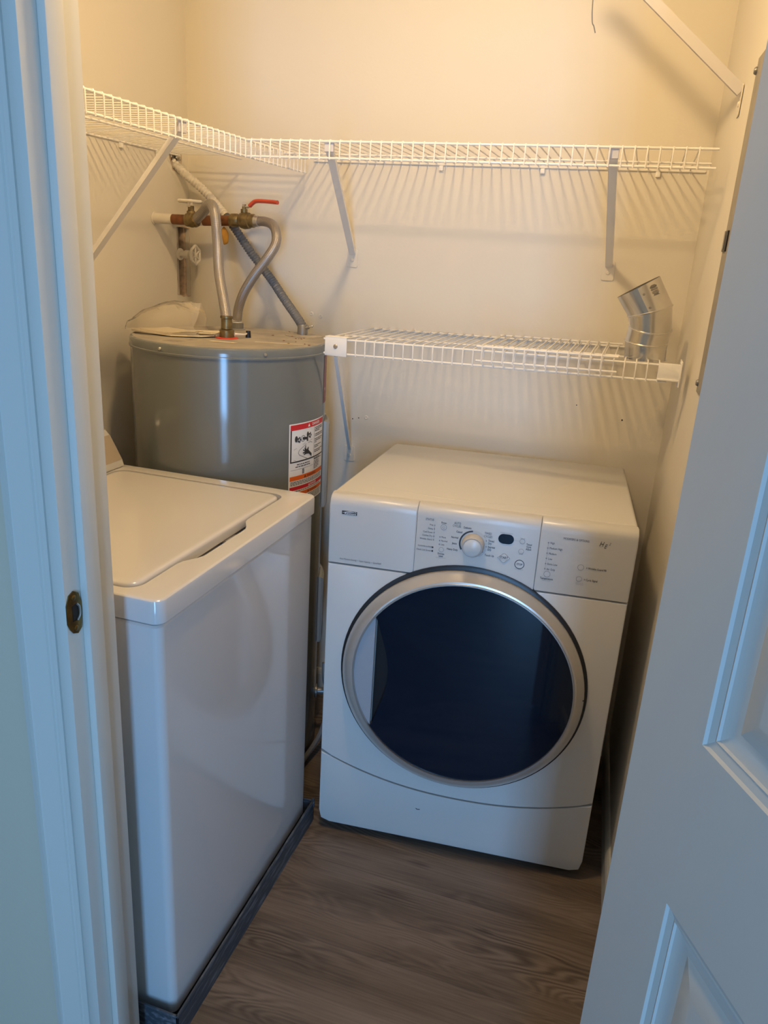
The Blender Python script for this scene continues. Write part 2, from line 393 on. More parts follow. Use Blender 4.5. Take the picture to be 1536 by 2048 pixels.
def torn_edge(poly, amp, name):
    b = BM(); rng = random.Random(7); out = []
    cy = sum(p[0] for p in poly) / len(poly); cz = sum(p[1] for p in poly) / len(poly)
    dens = []
    for i in range(len(poly)):
        p, q = poly[i], poly[(i + 1) % len(poly)]
        k = max(1, int(math.hypot(q[0] - p[0], q[1] - p[1]) / 0.012))
        dens += [(p[0] + (q[0] - p[0]) * j / k, p[1] + (q[1] - p[1]) * j / k) for j in range(k)]
    A = [b.verts.new((XL + .0002, u, v)) for u, v in dens]
    C = []
    for u, v in dens:
        d = Vector((u - cy, v - cz)); d.normalize(); w = amp * rng.uniform(.2, 1)
        C.append(b.verts.new((XL + .0006, u + d.x * w, v + d.y * w)))
    n = len(A)
    for i in range(n): b.faces.new((A[i], A[(i + 1) % n], C[(i + 1) % n], C[i]))
    return obj(name, b, GYP, wall_left, False)
torn_edge(cut, 0.006, 'torn_drywall_edge'); torn_edge(hole, 0.010, 'torn_drywall_edge')
FL = 0.05                                      # the right wall runs out of square
xr = lambda y: XR + FL * (YB - y)
b = BM(); prism(b, [(xr(YB + .1), YB + .1), (xr(YF - .02), YF - .02), (xr(YF) + .1, YF - .02), (xr(YF) + .1, YB + .1)], XY, 0, ZC); wall_right = struct('wall_right', b, WALL)
b = BM()
box(b, -2.4, JL - .02, YO, YF, 0, ZC); box(b, JR + .02, 1.8, YO, YF, 0, ZC); box(b, JL - .02, JR + .02, YO, YF, 2.06, ZC)
wall_front = struct('wall_front', b, HALLWALL)
b = BM(); box(b, XL, JL - .021, YF, YF + .004, 0, ZC); box(b, JR + .021, xr(YF), YF, YF + .004, 0, ZC); box(b, JL - .02, JR + .02, YF, YF + .004, 2.061, ZC); obj('closet_side_paint', b, WALL, wall_front, False)
b = BM(); box(b, XL - .1, XR + .2, YF - .1, YB + .1, ZC, ZC + .06); ceiling = struct('ceiling', b, CEIL)
b = BM(); box(b, -2.4, 1.8, -2.6, YF - .1, ZC, ZC + .06); struct('ceiling_hall', b, CEIL)
b = BM(); box(b, -2.45, -2.4, -2.6, YO, 0, ZC); struct('wall_hall_left', b, HALLWALL)
b = BM(); box(b, 1.8, 1.85, -2.6, YF, 0, ZC); struct('wall_hall_right', b, HALLWALL)
# baseboards
bbp = [(0, 0), (0.011, 0), (0.011, 0.066), (0.008, 0.076), (0.004, 0.084), (0, 0.086)]
b = BM(); prism(b, bbp, lambda u, v, d: Vector((xr(d) - u, d, v)), YF + .004, YB); struct('baseboard_right', b, TRIM)
b = BM(); prism(b, bbp, lambda u, v, d: Vector((d, YB - u, v)), XL, XR - .011); struct('baseboard_back', b, TRIM)
b = BM(); prism(b, bbp, lambda u, v, d: Vector((XL + u, d, v)), 1.68, YB - .011); struct('baseboard_left', b, TRIM)
# jambs, stops, casings
def jamb(name, s, xf, y0=0.802, y1=0.909):
    b = BM(); box(b, min(xf, xf - s * .02), max(xf, xf - s * .02), y0, y1, 0, 2.06, .0015); j = struct(name, b, TRIM, True)
    b = BM(); box(b, min(xf, xf + s * .0125), max(xf, xf + s * .0125), .834, .866, 0, 2.04, .002); obj('door_stop', b, TRIM, j)
    return j
jl = jamb('trim_1', 1, JL); jr = jamb('trim_2', -1, JR)
b = BM(); box(b, JL, JR, .802, .909, 2.04, 2.06, .001); jh = struct('trim_3', b, TRIM)
b = BM(); box(b, JL + .013, JR - .013, .834, .866, 2.0275, 2.04, .001); obj('door_stop', b, TRIM, jh)
cas = [(0, YO), (0, YO - .010), (.002, YO - .015), (.011, YO - .017), (.0125, YO - .013), (.016, YO - .0125), (.018, YO - .0155), (.046, YO - .0115), (.050, YO - .011), (.0515, YO - .008),
       (.058, YO - .008), (.0595, YO - .0105), (.066, YO - .010), (.067, YO - .006), (.0715, YO - .006), (.0725, YO - .0115), (.079, YO - .0125), (.081, YO - .010), (.081, YO)]
def casing(name, xo, s):
    b = BM(); prism(b, cas, lambda u, v, d: Vector((xo + s * u, v, d)), 0, 2.13); return struct(name, b, TRIM, True, ang=20)
casing('trim_4', -0.7955, 1); casing('trim_5', JR + .091, -1)
b = BM(); prism(b, cas, lambda u, v, d: Vector((d, v, 2.131 - u)), -0.7145, JR + .010); struct('trim_6', b, TRIM, True, ang=20)
# small holes and anchors in the back wall
for i, (x, z, r) in enumerate(((-0.133, 1.116, .0016), (-0.003, 1.088, .0026), (-0.768, 1.742, .003), (-0.613, 1.744, .003), (-0.61, 1.279, .0025), (-.79, 1.0, .002), (-.81, .995, .0022))):
    b = BM(); lathe(b, [(r, 0), (r * .6, .0006)], 8, axisM((x, YB, z), (0, -1, 0))); obj('nail_hole', b, DARK, wall_back, False)
for x, z in ((-0.629, 1.281), (-.765, 1.004), (-.96, 1.305), (-.93, 1.30)):
    b = BM(); lathe(b, [(.007, 0), (.006, .0015), (.003, .002), (.002, .0006)], 12, axisM((x, YB, z), (0, -1, 0)), True, True); obj('wall_anchor', b, WALL, wall_back)

# ---------------------------------------------------------------- door
hx, hy = 0.066, 0.793; da = math.radians(28.3)
door = bpy.data.objects.new('door_1', None); COL.objects.link(door); door['kind'] = 'structure'
door.location = (hx, hy, 0.012); door.rotation_euler = (0, 0, da - PI / 2)   # local x runs to the free edge
# visible face is local -y... built on y = 0, body behind at +y
DWID, DHT = 0.81, 2.02
rects = []
for px0, px1 in ((0.111, 0.365), (0.445, 0.699)):
    for pz0, pz1 in ((0.20, 0.867), (1.060, 1.56), (1.67, 1.90)): rects.append((px0, pz0, px1, pz1))
b = BM()
fnD = lambda u, v, d: Vector((u, d, v))
holed(b, [(0, 0), (DWID, 0), (DWID, DHT), (0, DHT)], [[(r[0], r[1]), (r[2], r[1]), (r[2], r[3]), (r[0], r[3])] for r in rects], fnD, 0, 0.035)
door_slab = obj('slab', b, DOORP, door, True, 20)
prof = [(0, 0), (.0025, .0030), (.0105, .0050), (.0125, .0042), (.0145, .0065), (.0245, .0100), (.028, .0105), (.034, .0105), (.060, .0030), (.062, .0028)]
for r in rects:
    b = BM(); rings = []
    for i, dpt in prof: rings.append([Vector((u, dpt, v)) for u, v in ((r[0] + i, r[1] + i), (r[2] - i, r[1] + i), (r[2] - i, r[3] - i), (r[0] + i, r[3] - i))])
    loft(b, rings, False, True)
    loft(b, [[Vector((u, .035 - d2, v)) for u, v in ((r[0] + i, r[1] + i), (r[2] - i, r[1] + i), (r[2] - i, r[3] - i), (r[0] + i, r[3] - i))] for i, d2 in ((0, 0), (.03, .008))], False, True)
    obj('panel', b, DOORP, door, True, 14)

# strike plate on the left jamb
t = thing('strike_plate', 'worn brass strike plate screwed into the left door jamb', 'strike plate', (JL, 0.818, 0.985))
b = BM()
sp = [(-.016, -.012), (-.012, -.022), (-.006, -.030), (.004, -.034), (.012, -.028), (.014, -.010), (.015, .012), (.010, .028), (0, .034), (-.010, .030), (-.016, .016)]
holed(b, sp, [[(-.006, -.012), (.005, -.013), (.009, -.004), (.009, .008), (.004, .014), (-.006, .012)]], lambda u, v, d: Vector((d, u, v)), 0.0022, 0.0004)
obj('plate', b, BRASS2, t)
b = BM(); prism(b, [(-.007, -.013), (.010, -.013), (.010, .014), (-.007, .013)], lambda u, v, d: Vector((d, u, v)), .0001, .0005); obj('latch_hole', b, DARK, t, False)
b = BM(); sweep(b, spline([(.0022, .0045, -.013), (.003, .009, -.006), (.003, .009, .006), (.0022, .0045, .013)], 6), .0016, 6); obj('lip', b, STEEL, t)
b = BM(); screw(b, (.0022, .0, -.024), (1, 0, 0), .0045, .0015); obj('screw', b, BRASS2, t); b = BM(); screw(b, (.0022, -.001, .024), (1, 0, 0), .0045, .0015); obj('screw', b, BRASS2, t)

# ---------------------------------------------------------------- ceiling lamp
t = thing('ceiling_lamp', 'round flush lamp with a shallow glowing diffuser on the closet ceiling', 'lamp', (BULB[0], BULB[1], ZC))
b = BM(); lathe(b, [(.115, -.0005), (.115, -.034), (.103, -.036), (.103, -.030), (.0, -.029)], 40, None, True, False); obj('lamp_base', b, WHITEP, t)
b = BM(); lathe(b, [(BULB_R, -.0305), (BULB_R, -.040), (BULB_R * .93, -.056), (BULB_R * .7, -.070), (BULB_R * .4, -.079), (0, -.082)], 40, None, True, False); obj('diffuser', b, GLOW, t)

# ---------------------------------------------------------------- wire shelves
def wire_shelf(name, label, length, depth, lip, loc, rz, mids=(0.5,), rod=.0027, wire=.0017, pitch=.0254, first=.012, group='white wire shelves on the walls', tilt=0.0, short_end=0):
    t = thing(name, label, 'wire shelf', loc, rz, group); t.rotation_euler = (0, tilt, rz)
    for nm, y, z in [('front_rod', 0, 0), ('lip_rod', 0, -lip), ('back_rod', depth, 0)] + [('support_rod', depth * k, -.0045) for k in mids]:
        b = BM(); sweep(b, [(0, y, z), (length, y, z)], rod, 8); obj(nm, b, WIRE, t)
    b = BM(); o = wire + rod * .6
    sweep(b, [(0, depth + .004, o - .012), (0, depth + .003, o - .002), (0, depth - .002, o), (0, .004, o), (0, -.001, o - .0006), (0, -o, o - .004), (0, -o, -lip * .5), (0, -o, -lip - .003)], wire, 6)
    n = int((length - 2 * first) / pitch) + 1; w0 = None
    for i in range(n):
        if w0 is None: w0 = obj('cross_wire', b, WIRE, t); c = w0
        else: c = share(w0)
        c.location = (first + i * pitch, 0, 0)
    return t
UZ = 1.735
wire_shelf('wire_shelf', 'long white wire shelf high on the back wall, above the dryer', 1.065, 0.410, .036, (-0.963, YB - .413, UZ), 0)
# along the left wall: local x -> +y would put depth to -x
wire_shelf('wire_shelf', 'white wire shelf high on the left wall, above the grey water heater', 1.27, 0.410, .036, (-0.968, 0.93, UZ + .0), PI / 2)
wire_shelf('wire_shelf', 'low white wire shelf on the back wall, carrying the metal duct elbow', 0.845, 0.365, .036, (-0.765, YB - .37, 1.278), 0, mids=(0.42,), tilt=-.016)
wire_shelf('wire_shelf', 'short white wire shelf section lying over the middle of the low shelf', 0.330, 0.330, .034, (-0.362, YB - .385, 1.296), 0, mids=(.22,), first=.014, tilt=-.016)

# supports
def brace(label, top, foot, wn, w=.019, material=BRACE, plate=(.034, .05), grp='shelf braces', hook=True, dp=.010):
    """top and foot in world; wn = wall normal"""
    top, foot, wn = Vector(top), Vector(foot), Vector(wn)
    t = thing('shelf_brace', label, 'brace', foot, 0, grp)
    d = (top - foot); L = d.length; dz = d.normalized(); side = Vector((0, 0, 1)).cross(wn).normalized(); nrm = side.cross(dz).normalized()
    M = Matrix((( side.x, nrm.x, dz.x, 0), (side.y, nrm.y, dz.y, 0), (side.z, nrm.z, dz.z, 0), (0, 0, 0, 1)))
    b = BM()
    poly = [(-w / 2, dp / 2), (w / 2, dp / 2), (w / 2, -dp / 2), (w / 2 - .002, -dp / 2), (w / 2 - .002, dp / 2 - .002), (-w / 2 + .002, dp / 2 - .002), (-w / 2 + .002, -dp / 2), (-w / 2, -dp / 2)]
    prism(b, poly, lambda u, v, q: M @ Vector((u, v, q)), 0.004, L)
    obj('strut', b, material, t, False)
    b = BM(); pw, ph = plate
    R = Matrix(((side.x, 0, wn.x, 0), (side.y, 0, wn.y, 0), (0, 1, 0, 0), (0, 0, 0, 1)))
    pr = rrect(-pw / 2, -ph * .75, pw / 2, ph * .25, .005, 3)
    prism(b, pr, lambda u, v, q: R @ Vector((u, v, q)), .0006, .003, .0006, 1); obj('foot_plate', b, PIPEP, t, False)
    b = BM(); screw(b, R @ Vector((0, -ph * .35, .003)), wn, .0055, .003); obj('screw', b, PIPEP, t)
    if hook:
        b = BM(); e = top - foot
        box(b, -w * .6, w * .6, -.004, .004, -.010, .016, .001, 1, Matrix.Translation(e) @ Matrix(((side.x, wn.x, 0, 0), (side.y, wn.y, 0, 0), (0, 0, 1, 0), (0, 0, 0, 1))))
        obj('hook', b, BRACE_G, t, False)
    return t
brace('thin white brace under the upper back shelf, nearer the water heater', (-0.752, YB - .413 + .006, UZ - .012), (-0.833, YB, 1.487), (0, -1, 0))
brace('thin white brace under the upper back shelf, above the duct elbow', (-0.105, YB - .413 + .006, UZ - .012), (-0.099, YB, 1.497), (0, -1, 0))
brace('white diagonal brace under the left wall shelf, beside the door jamb', (-0.967 - .006, 1.563, UZ - .014), (XL, 1.60, 1.30), (1, 0, 0), w=.022)
brace('thin white brace hanging under the left end of the low shelf', (-0.735, YB - .37 + .012, 1.235), (-0.815, YB, .895), (0, -1, 0), w=.010, hook=False)
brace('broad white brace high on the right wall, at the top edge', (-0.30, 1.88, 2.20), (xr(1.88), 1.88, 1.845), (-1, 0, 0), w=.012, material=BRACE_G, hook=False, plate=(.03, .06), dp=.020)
# end brackets of the low shelf
t = thing('shelf_end_bracket', 'square white plastic end bracket with a screw beside the tank', 'bracket', (-0.765, YB - .37, 1.278), 0, 'low shelf end brackets')
b = BM(); box(b, .006, .066, -.0095, -.0045, -.041, .006, .002); box(b, .006, .066, -.0095, .02, .0052, .0082, .001); obj('cover', b, WIRE, t)
b = BM(); screw(b, (.036, -.0095, -.016), (0, -1, 0), .006, .003); obj('screw', b, STEEL, t)
t = thing('shelf_end_bracket', 'white plastic bracket closing the right end of the low shelf', 'bracket', (XR - .002, YB - .37, 1.291), 0, 'low shelf end brackets')
b = BM(); box(b, -.050, 0, -.010, -.004, -.030, .006, .002); box(b, -.050, 0, -.014, -.004, -.033, -.029, .001); box(b, -.003, 0, -.016, .05, -.045, .012, .001); obj('cover', b, WIRE, t)
b = BM(); sweep(b, [(-.002, -.012, .010), (-.002, .0, .004), (-.003, .0, -.045)], .003, 6); obj('clip', b, BRACE, t)
# clips that carry the back rods
def clip(x, y, z, wn, label):
    b = BM(); M = Matrix.Translation((x, y, z)) @ Matrix(((-wn[1], wn[0], 0, 0), (wn[0], wn[1], 0, 0), (0, 0, 1, 0), (0, 0, 0, 1)))
    box(b, -.006, .006, 0, .009, -.016, -.003, .002, 2, M); box(b, -.005, .005, 0, .0035, -.004, .008, .001, 1, M)
    o = obj('shelf_clip', b, WIRE); tag(o, label, 'clip', 'shelf clips')
clip(-.582, YB, UZ, (0, -1), 'white clip holding the upper back shelf, leftmost of three')
clip(-.304, YB, UZ, (0, -1), 'white clip holding the upper back shelf, middle of three')
clip(-.011, YB, UZ, (0, -1), 'white clip holding the upper back shelf, rightmost of three')
clip(XL, 1.913, UZ, (1, 0), 'white clip holding the left wall shelf, nearer the door')
clip(XL, 2.081, UZ, (1, 0), 'white clip holding the left wall shelf, nearer the corner')

# ---------------------------------------------------------------- dryer
DA = math.atan2(0.09867523, 0.99511969)
dr = thing('dryer', 'white front-loading dryer with a round dark blue door', 'dryer', (-0.61808521, 1.60165454, 0), DA)
X0, X1, DD, ZT = -.005, .694, .565, .957
def taper(vs):
    for v in vs:
        k = min(1, max(0, (v.co.y - .06) / (DD - .06)))
        v.co.x += k * (.030 * (1 - (v.co.x - X0) / (X1 - X0)) + .008)
b = BM(); taper(box(b, X0 + .002, X1 - .002, .022, DD, .03, .935, .010, 3)); obj('cabinet', b, ENAMEL_D, dr)
b = BM(); vs = box(b, X0, X1, .0345, DD, .925, ZT, .009, 3); taper(vs)
# pressed ridge near the front of the top
rid = []
for i in range(25):
    u = i / 24; rid.append(Vector((.075 + u * .47, .105 - .035 * math.sin(PI * u) + .0 * u, ZT - .0046)))
sweep(b, rid, .004, 14, rf=lambda s, i: .0046 + .0011 * math.sin(PI * i / 24))
obj('top_panel', b, ENAMEL_D, dr)
cs = [(0, .787), (0, .930)] + [(.022 - .022 * math.cos(a), .934 + .022 * math.sin(a)) for a in [PI / 2 * k / 6 for k in range(1, 7)]] + [(.0335, .9568), (.0335, .94), (.018, .93), (.018, .787)]
panels = []
for k, (xa, xb) in enumerate(((X0, .2035), (.2043, .4835), (.4843, X1))):
    b = BM(); prism(b, cs, YZ, xa, xb, .0012 if k == 1 else .0035, 2); panels.append(obj('console_panel', b, CONSOLE, dr, True, 30))
DCX, DCZ = .340, .521
kz = lambda x: .180 + .068 * (abs((x - .36) / .355)) ** 2.2
arc = [(X0 + (X1 - X0) * i / 24, kz(X0 + (X1 - X0) * i / 24)) for i in range(25)]
b = BM(); prism(b, arc + [(X1, .783), (X0, .783)], XZ, 0.0, .021, .004, 2); obj('front_panel', b, ENAMEL_D, dr, True, 30)
bot = [(X1, .06), (X1 - .006, .034), (X1 - .03, .026), (X0 + .03, .026), (X0 + .006, .034), (X0, .06)]
b = BM(); prism(b, [(x, z - .005) for x, z in arc] + bot, XZ, 0.0, .021, .004, 2); obj('kick_panel', b, ENAMEL_D, dr, True, 30)
for x, y in ((.05, .06), (.64, .06), (.07, .5), (.64, .5)):
    b = BM(); lathe(b, [(.018, 0), (.018, .008), (.008, .012), (.008, .034)], 14, Matrix.Translation((x, y, 0))); obj('foot', b, BLACK, dr)
# porthole door
MD = axisM((DCX, 0, DCZ), (0, -1, 0))
b = BM(); lathe(b, [(.303, -.001), (.303, .004), (.296, .007), (.285, .006)], 96, MD, False, False)
for v in b.verts: v.co.x = DCX + (v.co.x - DCX) * .99
obj('door_gasket', b, BLACK, dr)
RG = 0.2645
DCG = (DCX + .004, DCZ + .012)
b = BM(); rings = []
for r, h, cx, cz in ((.292, .004, 0, 0), (.2925, .016, 0, 0), (.288, .024, .0, .001), (.277, .040, .002, .006), (.2685, .048, .004, .012), (RG, .049, .004, .012), (RG - .003, .046, .004, .012), (RG - .004, .030, .004, .012), (.001, .029, .004, .012)):
    rings.append([Vector((DCX + cx + r * math.cos(2 * PI * i / 96), -h, DCZ + cz + r * math.sin(2 * PI * i / 96))) for i in range(96)])
loft(b, rings, False, True)
dd = obj('door', b, RING, dr)
b = BM()   # inner trim ring
rings = [[Vector((DCG[0] + r * math.cos(2 * PI * i / 96), -h, DCG[1] + r * math.sin(2 * PI * i / 96))) for i in range(96)] for r, h in ((RG, .0485), (RG - .001, .0515), (RG - .004, .0515), (RG - .0045, .047))]
loft(b, rings, False, False); obj('trim_ring', b, STEEL, dd)
xc = .131; rg = RG - .0045
a0 = math.acos((xc - DCG[0]) / rg)           # angle of the chord ends
z_top = DCG[1] + rg * math.sin(a0); z_bot = DCG[1] - rg * math.sin(a0)
seg_l = [(DCG[0] + rg * math.cos(a), DCG[1] + rg * math.sin(a)) for a in [a0 + (2 * PI - 2 * a0) * i / 30 for i in range(31)]]
b = BM(); prism(b, seg_l, XZ, -.046, -.040, .0008, 1); obj('handle_plate', b, RECESS, dd, True, 30)
gl = [(DCG[0] + rg * math.cos(a), DCG[1] + rg * math.sin(a)) for a in [-a0 + 2 * a0 * i / 70 for i in range(71)]]
lf = []
for i in range(1, 24):
    u = i / 24; z = z_top + (z_bot - z_top) * u; lf.append((xc + .004 + .033 * math.sin(PI * u) ** 1.3, z))
outl = gl + lf; gc = (.365, DCG[1])
b = BM(); rings = []
for s in (1, .985, .93, .8, .6, .4, .2, .02):
    dome = -.0475 - .007 * (1 - s * s)
    rings.append([Vector((gc[0] + (u - gc[0]) * s, dome, gc[1] + (v - gc[1]) * s)) for u, v in outl])
loft(b, rings, False, True); obj('window_glass', b, GLASS, dd, True, 50)
b = BM(); lf2 = [(u + .012, v) for u, v in lf]
prism(b, [(xc + .001, z_top)] + lf2 + [(xc + .001, z_bot)], XZ, -.0305, -.0295); obj('grip_recess', b, BLACK, dd, False)
b = BM(); loft(b, [[Vector((u, -.030, v)) for u, v in lf], [Vector((u, -.0475, v)) for u, v in lf]], False, False, False); obj('grip_edge', b, BLACK, dd)
# crack in the ring
b = BM(); zig = [(.6055, .528), (.613, .5245), (.618, .529), (.627, .534), (.632, .532)]
for (u, v), (u2, v2) in zip(zig, zig[1:]):
    def yy(x): return -.0492 + max(0, (x - .607)) * 1.30
    b.faces.new([b.verts.new(Vector(p)) for p in ((u, yy(u) - .0012, v), (u2, yy(u2) - .0012, v2), (u2, yy(u2) - .0012, v2 + .003), (u, yy(u) - .0012, v + .003))])
obj('crack', b, DARK, dd, False)
# controls
MK = axisM((.3375, 0, .8775), (0, -1, 0))
b = BM(); lathe(b, [(.0262, 0), (.0262, .006), (.0240, .020), (.0222, .022), (.020, .021)], 40, MK, True, True); kn = obj('knob', b, KNOBM, dr)
b = BM(); lathe(b, [(.0196, .0205), (.0196, .023), (.0175, .0245), (0, .0248)], 36, MK, True, False); obj('knob_cap', b, KNOBC, kn)
F = lambda u, v: Vector((u, -.0005, v)); F2 = lambda u, v: Vector((u, -.0009, v))
cp = panels[1]
b = BM(); prism(b, rrect(.3925, .8895, .4275, .9125, .0112, 6), XZ, -.0012, .002, .0005, 1); obj('display', b, DISPM, cp)
b = BM(); annulus(b, .3375, .8785, .0290, .0328, F, math.radians(96), math.radians(212), 24); obj('dial_arc', b, PRINT, cp, False)
b = BM(); annulus(b, .3375, .8785, .0262, .0328, F, math.radians(24), math.radians(95), 20); annulus(b, .338, .8755, .0262, .031, F, math.radians(-60), math.radians(22), 20); obj('dial_arc', b, PRINTLG, cp, False)
def button(x, z, r, parent, m=CONSOLE, ringm=PRINTG):
    b = BM(); lathe(b, [(r, 0), (r * .97, .0006), (0, .0008)], 20, axisM((x, 0, z), (0, -1, 0)), True, False); o = obj('button', b, m, parent)
    b = BM(); annulus(b, x, z, r * .98, r * 1.13, F2, n=24); obj('button_outline', b, ringm, o, False)
    return o
pb = button(.2668, .9103, .0062, cp)
b = BM(); annulus(b, .2668, .9103, .0024, .0031, lambda u, v: Vector((u, -.0011, v)), n=16); obj('power_symbol', b, PRINTG, pb, False)
button(.2656, .8550, .0052, cp); button(.4465, .9003, .0055, cp); button(.4464, .8763, .0055, cp)
so = button(.4462, .8445, .0098, cp, KNOBC, PRINT)
b = BM(); prism(b, [(.3953, .8545), (.4030, .8610), (.4065, .8652), (.4095, .8662), (.4125, .8655), (.4170, .8618), (.4239, .8557), (.4165, .8490), (.4130, .8450), (.4100, .8437), (.4065, .8448), (.4020, .8488)], XZ, -.0012, .001); st = obj('button', b, PRINTG, cp, False)
b = BM(); prism(b, [(.3965, .8545), (.4036, .8605), (.4070, .8644), (.4095, .8652), (.4120, .8646), (.4164, .8611), (.4227, .8556), (.4159, .8497), (.4125, .8460), (.4100, .8447), (.4070, .8457), (.4027, .8495)], XZ, -.0016, .001); obj('button_face', b, KNOBC, st, False)
rp_ = panels[2]
button(.5097, .8301, .0066, rp_); button(.5809, .8569, .0063, rp_); button(.5807, .8287, .0058, rp_)
XS = 0.76
def lettering(parent, items, material=PRINT):
    b = BM()
    for it in items:
        s, x, z, size = it[:4]; al = it[4] if len(it) > 4 else 'CENTER'; sh = it[5] if len(it) > 5 else 0; bo = it[6] if len(it) > 6 else 0.0
        yy = it[7] if len(it) > 7 else -.0006
        put_text(b, s, lambda u, v: Vector((x + u * XS, yy, z + v)), size, al, sh, bo)
    return obj('lettering', b, material, parent, False, kind='stuff')
XS = 0.76; s1, s2, s3 = .0070, .0062, .0075
lettering(cp, [('STATUS', .2336, .9247, .0072, 'CENTER', 0, 0), ('Wet', .2425, .9123, s2, 'RIGHT'), ('Damp', .2425, .9030, s2, 'RIGHT'), ('Cool Down', .2425, .8940, s2, 'RIGHT'), ('Clothes Dry', .2425, .8853, s2, 'RIGHT'),
  ('Wrinkle Guard', .2425, .8764, s2, 'RIGHT'), ('Controls Locked', .2425, .8586, s2, 'RIGHT'), ('Check Lint Screen', .2425, .8490, s2, 'RIGHT'), ('Power', .2669, .9208, s2, 'CENTER', 0, .01),
  ('More', .2635, .8857, s2, 'LEFT'), ('Normal', .2635, .8768, s2, 'LEFT'), ('Less', .2635, .8677, s2, 'LEFT'), ('Dryness', .2656, .8447, s2, 'CENTER', 0, .015), ('Level', .2656, .8388, s2, 'CENTER', 0, .015),
  ('AUTO', .2980, .9238, .0074, 'CENTER', 0, 0), ('CYCLES', .2965, .9168, .0074, 'CENTER', 0, 0), ('Delicate', .3210, .9160, s1, 'CENTER', 0, .012), ('Casual', .3105, .9038, s1, 'RIGHT', 0, .012), ('Normal', .3025, .8892, s1, 'RIGHT', 0, .012),
  ('Jeans', .3000, .8745, s1, 'RIGHT', 0, .012), ('Heavy Duty', .3035, .8593, s1, 'RIGHT', 0, .012), ('TIMED', .3690, .9085, .0074, 'CENTER', 0, 0), ('CYCLES', .3693, .9012, .0074, 'CENTER', 0, 0),
  ('Timed', .3705, .8915, s1, 'LEFT', 0, .012), ('Dry', .3705, .8850, s1, 'LEFT', 0, .012), ('Express', .3710, .8766, s1, 'LEFT', 0, .012), ('Dry', .3710, .8702, s1, 'LEFT', 0, .012), ('Touch Up', .3655, .8560, s1, 'LEFT', 0, .012),
  ('Timed', .4622, .8945, s2, 'CENTER', 0, .015), ('Cycle', .4622, .8888, s2, 'CENTER', 0, .015), ('Adjust', .4622, .8832, s2, 'CENTER', 0, .015),
  ('START', .4095, .8560, .0085, 'CENTER', 0, .012, -.0020), ('STOP', .4462, .8445, .0072, 'CENTER', 0, .012, -.0012)])
lettering(cp, [('HOLD TO LOCK UNLOCK', .2654, .8345, .0026), ('PRESS AND HOLD', .4100, .8505, .0028, 'CENTER', 0, 0, -.0020), ('HOLD TO CANCEL', .4462, .8320, .0030), ('MORE TIME', .4465, .9075, .0028), ('LESS TIME', .4464, .8690, .0028), ('ESTIMATED TIME REMAINING', .4100, .9150, .0028)], PRINTG)
def dots(parent, pts, r, m=PRINTG):
    b = BM()
    for x, z in pts: disc(b, x, z, r, F2, 12)
    obj('indicator_lights', b, m, parent, False)
dots(cp, [(.2457, .9125 - .009 * i) for i in range(5)] + [(.2601, .8858 - .009 * i) for i in range(3)], .0017)
dots(cp, [(.2450, .8582), (.2450, .8490)], .0022, PRINT)
dots(cp, [(.3665, .8905), (.3672, .8765), (.3605, .8625)], .0010, PRINT)
b = BM(); flat(b, [(.2454, .8765), (.2460, .8765), (.2460, .9125), (.2454, .9125)], F); flat(b, [(.4282, .9013), (.4405, .9003), (.4405, .8999), (.4282, .9009)], F); obj('guide_lines', b, PRINTG, cp, False)
lettering(rp_, [('MODIFIERS & OPTIONS', .5630, .9200, .0072, 'CENTER', 0, 0), ('High', .5080, .9054, s1, 'LEFT'), ('Medium High', .5075, .8930, s1, 'LEFT'), ('Medium', .5075, .8800, s1, 'LEFT'), ('Low', .5075, .8673, s1, 'LEFT'), ('Extra Low', .5075, .8548, s1, 'LEFT'), ('Air Only', .5072, .8420, s1, 'LEFT'),
  ('Temperature', .5097, .8187, s1, 'CENTER', 0, .015), ('= Wrinkle Guard 90', .5925, .8567, s1, 'LEFT', 0, .008), ('= Cycle Signal', .5915, .8285, s1, 'LEFT', 0, .008),
  ('H', .6170, .9175, .0165, 'CENTER', .35), ('E', .6262, .9130, .0145, 'CENTER', .35), ('2', .6350, .9198, .0085, 'CENTER', .35)])
lettering(rp_, [('PRESS TO CHANGE', .5097, .8140, .0028), ('HOLD 3 SEC TO', .5830, .8190, .0028), ('TURN OFF SOUND', .5830, .8155, .0028)], PRINTG)
dots(rp_, [(.5040 - .0001 * i, .9055 - .0126 * i) for i in range(6)], .0018)
b = BM(); flat(b, [(.5032, .8425), (.5037, .8425), (.5042, .9055), (.5037, .9055)], F); obj('guide_lines', b, PRINTG, rp_, False)
lp_ = panels[0]
lettering(lp_, [('Auto Moisture Sensing  \u2022  Super Capacity  \u2022  QuietPak\u00ae', .0240, .7985, .0059, 'LEFT', .15)])
b = BM(); prism(b, [(.0250, .9112), (.0615, .9112), (.0615, .9200), (.0250, .9200)], XZ, -.0008, .001); bd = obj('badge', b, PRINT, lp_, False); bd['label'] = 'small black brand badge'
b = BM(); put_text(b, 'Kenmore', lambda u, v: Vector((.0450 + u, -.0012, .9142 + v)), .0072, 'CENTER', 0.25, .01)
A = [];
for i in range(17):
    u = i / 16; x = .027 + .030 * u; z = .9155 + .0032 * math.sin(PI * u * .62); A.append((x, z, .0007 * math.sin(PI * u) + .0002))
for (x, z, w), (x2, z2, w2) in zip(A, A[1:]): flat(b, [(x, z - w), (x2, z2 - w2), (x2, z2 + w2), (x, z + w)], lambda u, v: Vector((u, -.0012, v)))
flat(b, [(.0565, .9180), (.0585, .9196), (.0600, .9170)], lambda u, v: Vector((u, -.0012, v)))
obj('badge_lettering', b, WHITEP, bd, False)
